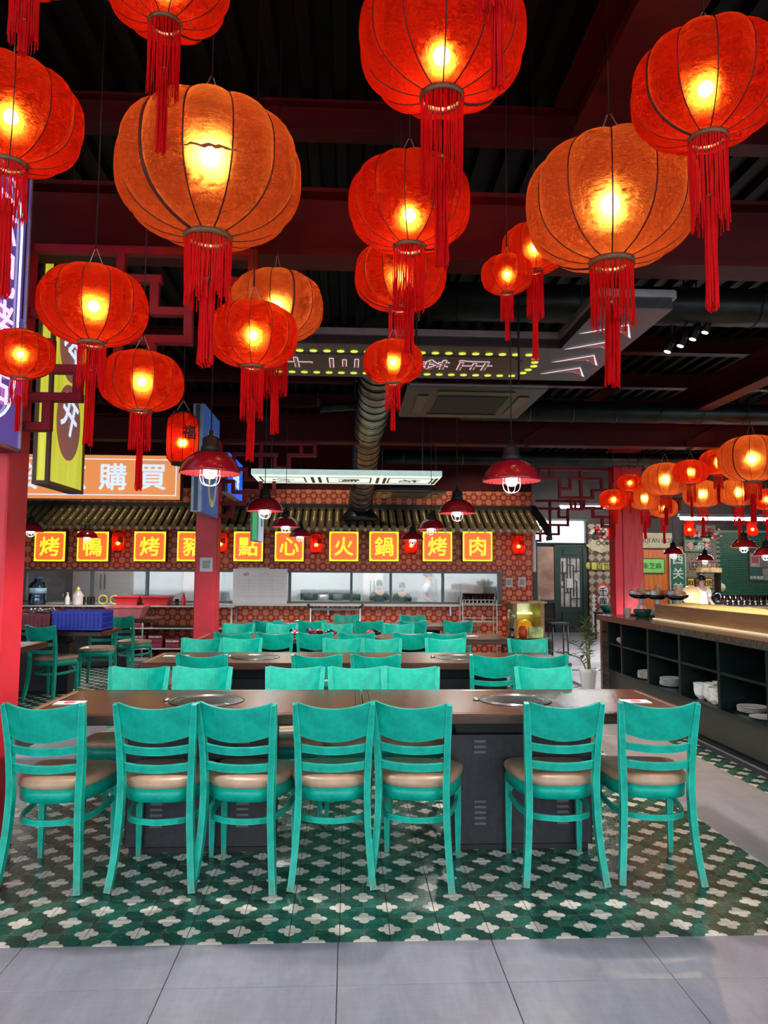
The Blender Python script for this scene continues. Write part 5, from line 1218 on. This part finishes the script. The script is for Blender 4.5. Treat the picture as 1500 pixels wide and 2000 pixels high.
bottle('sauce_bottle', -2.86, 13.25, .876, [(0, 0), (.035, 0), (.038, .02), (.038, .12), (.014, .18), (.012, .22), (0, .22)], RP, 'red sauce bottle beside the centre pillar', caps=([(0, .22), (.014, .22), (.014, .24), (0, .24)], PLASTW))
bottle('tumbler', -2.97, 13.25, .876, [(.03, 0), (.036, .11), (.033, .11), (.028, .005), (0, .005)], GLASSW, 'clear tumbler left of the red sauce bottle', 'glass')
for i, x in enumerate((-5.72, -5.80)): bottle('sauce_bottle', x, 13.3, .876, [(0, 0), (.035, 0), (.035, .10), (.015, .15), (0, .16)], plain('soy_dark', (.06, .01, .01), .2), 'dark sauce bottle left of the blue water bottle, %s' % ('nearer it', 'farther')[i], caps=([(0, .155), (.018, .155), (.018, .18), (0, .18)], RP))
# crates on the left table
def crate(x0, x1, y0, y1, z, h, mat, label):
    t = thing('plastic_crate', label, 'crate', (0, 0, z)); e = .012
    obj('floor_panel', MB().box(x0, x1, y0, y1, 0, .01), mat, t)
    for zz in (.0, h*.33, h*.66, h-.03):
        hh = .03 if zz in (0.0, h-.03) else .012
        for a in ((x0, x1, y0, y0+e), (x0, x1, y1-e, y1), (x0, x0+e, y0+e, y1-e), (x1-e, x1, y0+e, y1-e)): obj('rail', MB().box(a[0], a[1], a[2], a[3], zz, zz+hh), mat, t)
    n = int((x1-x0)/.045)
    vm = MB().box(-.008, .008, 0, e*.9, .01, h-.01).mesh('slat', mat)
    for k in range(n+1):
        for y in (y0+.0008, y1-e*.9-.0008): link('slat', vm, t, (x0+.012+(x1-x0-.024)*k/n, y, 0))
    n = int((y1-y0)/.06)
    vm2 = MB().box(0, e*.9, -.008, .008, .01, h-.01).mesh('slat', mat)
    for k in range(n+1):
        for x in (x0+.0008, x1-e*.9-.0008): link('slat', vm2, t, (x, y0+.02+(y1-y0-.04)*k/n, 0))
    obj('liner', MB().box(x0+e+.002, x1-e-.002, y0+e+.002, y1-e-.002, .012, h*.9), mat, t)
    return t
crate(-3.46, -2.88, 9.0, 9.42, .7535, .235, plain('blue_crate_plastic', (.018, .05, .58), .4, var=.12), 'blue plastic crate on the left table')
crate(-4.06, -3.48, 9.0, 9.42, .7535, .20, plain('dark_red_crate_plastic', (.26, .012, .03), .4, var=.15), 'dark red plastic crate heaped with black-and-white ware')
m = MB()
for k in range(46): m.ball((random.uniform(-4.01, -3.53), random.uniform(9.05, 9.37), .955+random.uniform(0, .035)), random.uniform(.02, .035), 6, 5, (1.3, 1, .6))
tag(obj('crate_ware', m, plain('black_white_ware', (.22, .21, .21), .25, var=.95, vs=22)), 'jumble of black and white ware heaped in the dark red crate', 'ware', None, 'stuff')
basket('pink_tub', -3.65, -3.08, 11.5, 11.9, .753, .17, plain('pink_plastic', (.75, .22, .24), .4), 'pale red tub on a table behind the blue crate', .07)
o = copy_tree(TB); o.location = (-3.75, 11.75, 0); o['label'] = 'dark table behind the crate table with the pale red tub'
# whiteboard, notices, rack, shrine, trolley
t = thing('whiteboard', 'whiteboard schedule leaning against the kitchen window', 'whiteboard', (-1.565, 13.47, 1.21), 0)
obj('panel', MB().box(-.47, .47, -.012, .012, -.30, .30), plain('whiteboard_face', (.66, .63, .66), .25, var=.03), t)
for a in ((-.48, .48, -.31, -.295), (-.48, .48, .295, .31), (-.48, -.465, -.295, .295), (.465, .48, -.295, .295)): obj('frame', MB().box(a[0], a[1], -.018, .016, a[2], a[3]), STEEL, t)
PK_ = plain('pink_ruling', (.62, .34, .38), .6); PG_ = plain('grey_ruling', (.40, .36, .38), .6)
for z in (.18, -.18): obj('ruled_line', MB().box(-.43, .44, -.0135, -.012, z, z+.005), PK_, t)
for k in range(8): obj('ruled_line', MB().box(.03 if k < 4 else -.40, .40 if k < 4 else -.04, -.0135, -.012, .11-.055*(k % 4), .114-.055*(k % 4)), PG_, t)
for x in (.02, .21, .41, -.02, -.2, -.40): obj('ruled_line', MB().box(x, x+.004, -.0135, -.012, -.10, .16), PG_, t)
text('lettering', 'BẾP', .06, plain('red_marker', (.55, .02, .05), .6), t, (-.24, -.0135, .225), (PI/2, 0, 0), .02, .0005)
text('lettering', 'THÁNG', .045, PG_, t, (.07, -.0135, .225), (PI/2, 0, 0), .01, .0005)
obj('pen_tray', MB().box(-.40, .16, -.03, .03, .30, .335), PLASTW, t); obj('prop_leg', MB().box(-.45, .45, .0, .03, -.315, -.308), STEEL, t)
t = thing('support_ledge', 'narrow white ledge under the whiteboard', 'ledge', (-1.565, 13.5, .0)); obj('ledge_board', MB().box(-.9, 3.6, -.08, .15, .868, .895), PLASTW, t)
for x in (-.8, 1.2, 3.4): obj('ledge_bracket', MB().box(x, x+.03, .02, .19, .70, .868), STEEL, t)
def notice(x, y, z, w_, h_, label):
    t = thing('wall_notice', label, 'notice', (x, y, z)); obj('plate', MB().box(-w_/2, w_/2, -.012, 0, -h_/2, h_/2, ch=.003), PLASTW, t)
    obj('printed_square', MB().box(-w_*.3, w_*.3, -.0135, -.012, -h_*.28, h_*.3), plain('grey_print', (.36, .36, .36), .6, var=.5, vs=60), t); return t
notice(-1.835, 9.798, 1.55, .165, .18, 'white square notice on the centre pillar')
notice(2.96, 13.70, 1.30, .13, .17, 'white switch plate left of the notice on the polka-dot wall'); notice(3.20, 13.70, 1.31, .14, .18, 'white framed notice at the right end of the polka-dot wall')
t = thing('wire_rack', 'white wire rack holding glasses in front of the kitchen window', 'rack', (2.30, 13.2, 0))
for x in (-.30, .30):
    for y in (-.16, .16): obj('upright', MB().tube([(x, y, 0), (x, y, .99)], .009, 6), PLASTW, t)
for z in (.30, .62, .93):
    for y in (-.16, -.05, .05, .16): obj('rail', MB().tube([(-.30, y, z), (.30, y, z)], .006, 5), PLASTW, t)
    for x in (-.30, -.1, .1, .30): obj('rail', MB().tube([(x, -.16, z), (x, .16, z)], .006, 5), PLASTW, t)
    obj('guard_rail', MB().tube([(-.30, -.16, z+.07), (.30, -.16, z+.07)], .005, 5), PLASTW, t)
for k in range(8):
    for j in range(2): tag(link('drinking_glass', GM, None, (2.055+k*.07, 13.12+j*.1, .937), None, (.8, .8, 1.15)), 'upturned clear glass on the white wire rack, %s row, %s from the left' % (('front', 'back')[j], ORD[k]), 'glass', 'glasses on the wire rack')
bottle('sauce_bottle', 2.36, 13.1, .627, [(0, 0), (.025, 0), (.028, .06), (.012, .1), (0, .12)], plain('peach_bottle', (.6, .4, .28), .4), 'peach bottle on the middle level of the wire rack')
bottle('sauce_bottle', 2.14, 13.1, .627, [(0, 0), (.025, 0), (.028, .1), (.012, .14), (0, .16)], GLASSW, 'clear bottle on the middle level of the wire rack')
# shrine
BRK = wood('tan_stone_stack', (.22, .12, .05), (.40, .25, .12), .6, (1, 1, 24), 3)
t = thing('shrine_cabinet', 'stone-faced shrine glowing yellow-green at the end of the polka-dot wall', 'shrine', (3.13, 13.15, 0))
for x in (-.27, .21): obj('side_pier', MB().box(x, x+.07, -.22, .25, 0, .95), BRK, t)
obj('back_panel', MB().box(-.2, .21, .22, .25, 0, .95), plain('gold_back', (.40, .25, .05), .3, .5), t); obj('roof_slab', MB().box(-.31, .32, -.25, .27, .95, .98), plain('tan_slab', (.45, .28, .15), .4), t)
obj('floor_slab', MB().box(-.2, .21, -.2, .22, .3, .33), BRK, t); obj('arch_panel', MB().box(-.2, .21, .20, .22, .74, .94), plain('pale_gold_panel', (.55, .50, .25), .2, .7), t)
obj('glow_tube', MB().tube([(-.15, .15, .76), (.15, .15, .76)], .014, 8), emis('green_glow', (.55, 1.0, .10), 12), t)
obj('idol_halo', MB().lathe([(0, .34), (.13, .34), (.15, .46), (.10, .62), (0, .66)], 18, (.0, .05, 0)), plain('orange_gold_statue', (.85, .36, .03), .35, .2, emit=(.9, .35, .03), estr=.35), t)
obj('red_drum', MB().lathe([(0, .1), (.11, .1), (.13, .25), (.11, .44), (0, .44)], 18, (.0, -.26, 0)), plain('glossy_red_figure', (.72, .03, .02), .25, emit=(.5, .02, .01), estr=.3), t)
obj('drum_foot', MB().lathe([(0, 0), (.09, 0), (.09, .1), (0, .1)], 16, (.0, -.26, 0)), plain('orange_foot', (.7, .22, .03), .4), t)
tag(obj('small_tray', MB().lathe([(0, 0), (.09, 0), (.10, .014), (0, .012)], 20, close=False), DSH, None, (3.08, 13.1, .981)), 'small black tray on top of the shrine', 'tray')
tag(obj('small_cup', MB().lathe([(0, 0), (.022, 0), (.026, .09), (.022, .09), (0, .01)], 14, close=False), plain('tan_cup', (.55, .38, .25), .5), None, (3.36, 13.1, .981)), 'small tan cup on top of the shrine', 'cup')
t = thing('flower_vase', 'glass vase of orange and white flowers in front of the shrine', 'vase', (2.60, 11.85, .45))
obj('vase', MB().lathe([(0, 0), (.04, 0), (.045, .04), (.03, .09), (.038, .14), (.034, .14), (.026, .09), (0, .01)], 16, close=False), GLASSW, t)
for k in range(18):
    a = random.uniform(0, 2*PI); r = random.uniform(.02, .13); z = .26+random.uniform(0, .16); p = (r*math.cos(a), r*math.sin(a), z)
    obj('stem', MB().tube([(0, 0, .03), (p[0]*.4, p[1]*.4, .15), p], .004, 5), FLW[2], t)
    obj('blossom' if k % 3 else 'leaf_cluster', MB().ball(p, random.uniform(.025, .04), 8, 6), (plain('leaf_mid', (.06, .15, .05), .5), plain('orange_bloom', (.75, .22, .08), .5), FLW[3])[k % 3], t)
t = thing('side_table', 'small dark side table carrying the flowers before the shrine', 'table', (2.85, 11.95, 0)); obj('table_top', MB().box(-.36, .36, -.25, .25, .415, .449, ch=.004), WALNUT, t)
for a in (-.33, .33):
    for c in (-.22, .22): obj('leg', MB().box(a-.02, a+.02, c-.02, c+.02, 0, .415), BLACKM, t)
tag(obj('tea_box', MB().box(-.11, .11, -.05, .05, 0, .17, ch=.004), plain('green_white_carton', (.42, .55, .18), .5, var=.7, vs=8), None, (2.98, 11.85, .45)), 'green and yellow carton on the small table before the shrine', 'box')
tag(obj('red_ornament', MB().lathe([(0, 0), (.06, 0), (.08, .05), (.07, .13), (.05, .17), (0, .18)], 14), plain('orange_red_lacquer', (.80, .10, .03), .3), None, (2.80, 11.95, .45)), 'orange-red lacquer ornament between vase and carton', 'ornament')
tag(obj('black_stool', MB().box(-.16, .16, -.16, .16, .57, .60), BLACKM, None, (3.75, 13.3, 0)), 'dark metal stool right of the shrine', 'stool')
for a in (-.14, .14):
    for c in (-.14, .14): obj('leg', MB().tube([(a, c, 0), (a*.95, c*.95, .57)], .014, 6), BLACKM, bpy.data.objects['black_stool'])
t = thing('service_trolley', 'steel trolley with black handles behind the rear chairs', 'trolley', (-.21, 13.0, 0))
for x in (-.42, .42):
    for y in (-.2, .2): obj('upright', MB().tube([(x, y, .06), (x, y, .86)], .016, 8), STEEL, t)
    obj('handle', MB().tube([(x-.05*(1 if x > 0 else -1)*-1, -.2, .93), (x, -.2, .86), (x, .2, .86)], .025, 8), BLACKM, t)
for z in (.25, .82): obj('tray_shelf', MB().box(-.42, .42, -.2, .2, z, z+.025), DARKG, t)
for x in (-.42, .42):
    for y in (-.2, .2): obj('caster', MB().lathe([(0, 0), (.03, 0), (.03, .06), (0, .06)], 10, (x, y, 0)), BLACKM, t)
# dishes on the third table row
for i, (x, y) in enumerate(((-.55, 8.3), (-.36, 8.42), (-.2, 8.25), (.3, 8.35))):
    t = thing('dish_heap', 'heap of dark red packets on the third table row, %s from the left' % ORD[i], 'packets', (x, y, .753))
    for k in range(5): obj('packet', MB().ball((random.uniform(-.06, .06), random.uniform(-.05, .05), .03+k*.008), .035, 8, 6, (1.3, 1, .7)), (BURG, DSH, RP)[k % 3], t)
# kitchen behind the window
t = thing('kitchen_lamp', 'long white tube lamp inside the kitchen', 'light', (-1.2, 14.5, 2.6)); obj('tube', MB().tube([(-3.8, 0, 0), (3.8, 0, 0)], .03, 8), TUBE, t); obj('housing', MB().box(-3.9, 3.9, -.06, .06, .03, .30), STEEL, t)
for i, (x0, x1, y0, z0, z1, mt, lab) in enumerate(((-5.7, -4.4, 15.8, 0, 2.2, STEEL, 'tall steel fridge at the left of the kitchen'), (-3.4, -2.6, 15.6, 0, 1.9, STEEL, 'steel cupboard in the kitchen behind the red baskets'), (-1.0, .1, 15.9, 0, 1.1, DARKG, 'dark stove in the kitchen behind the whiteboard'), (.3, .75, 15.98, 0, 2.0, PLASTW, 'white cabinet in the kitchen behind the 鍋 sign'), (1.9, 2.9, 15.9, 0, 1.35, STEEL, 'steel machine in the kitchen behind the wire rack'))):
    t = thing('kitchen_unit', lab, 'appliance', (x0, y0, 0), 0, 'kitchen units'); w_ = x1-x0
    obj('body', MB().box(0, w_, 0, .6, z0, z1, ch=.01), mt, t)
    for k in range(2): d = obj('door', MB().box(.02+k*w_/2, w_/2-.02+k*w_/2, -.02, 0, .1, z1-.05, ch=.005), mt, t); obj('handle', MB().box(w_/2-.06+k*.08, w_/2-.04+k*.08, -.045, -.02, z1*.5, z1*.5+.3), DARKG, d)
t = thing('kitchen_shelf', 'steel shelf with pots inside the kitchen', 'shelf', (0, 15.4, 0)); 
for x in (-2.3, .26): obj('upright', MB().box(x, x+.04, 0, .04, 0, 1.5), STEEL, t)
obj('shelf_board', MB().box(-2.3, .3, -.1, .25, 1.32, 1.34), STEEL, t); obj('work_top', MB().box(-2.3, .3, -.3, .3, .86, .9), STEEL, t)
for i, x in enumerate((-2.0, -1.7, -.8, -.5, -.2, .15)):
    tag(obj('cooking_pot', MB().lathe([(0, 0), (.10, 0), (.11, .02), (.11, .12), (.105, .12), (.1, .015), (0, .01)], 18, close=False), (STEEL, DARKG, BLACKM)[i % 3], None, (x, 15.4, .901)), 'cooking pot on the kitchen worktop, %s from the left' % ORD[i], 'pot', 'pots in the kitchen')
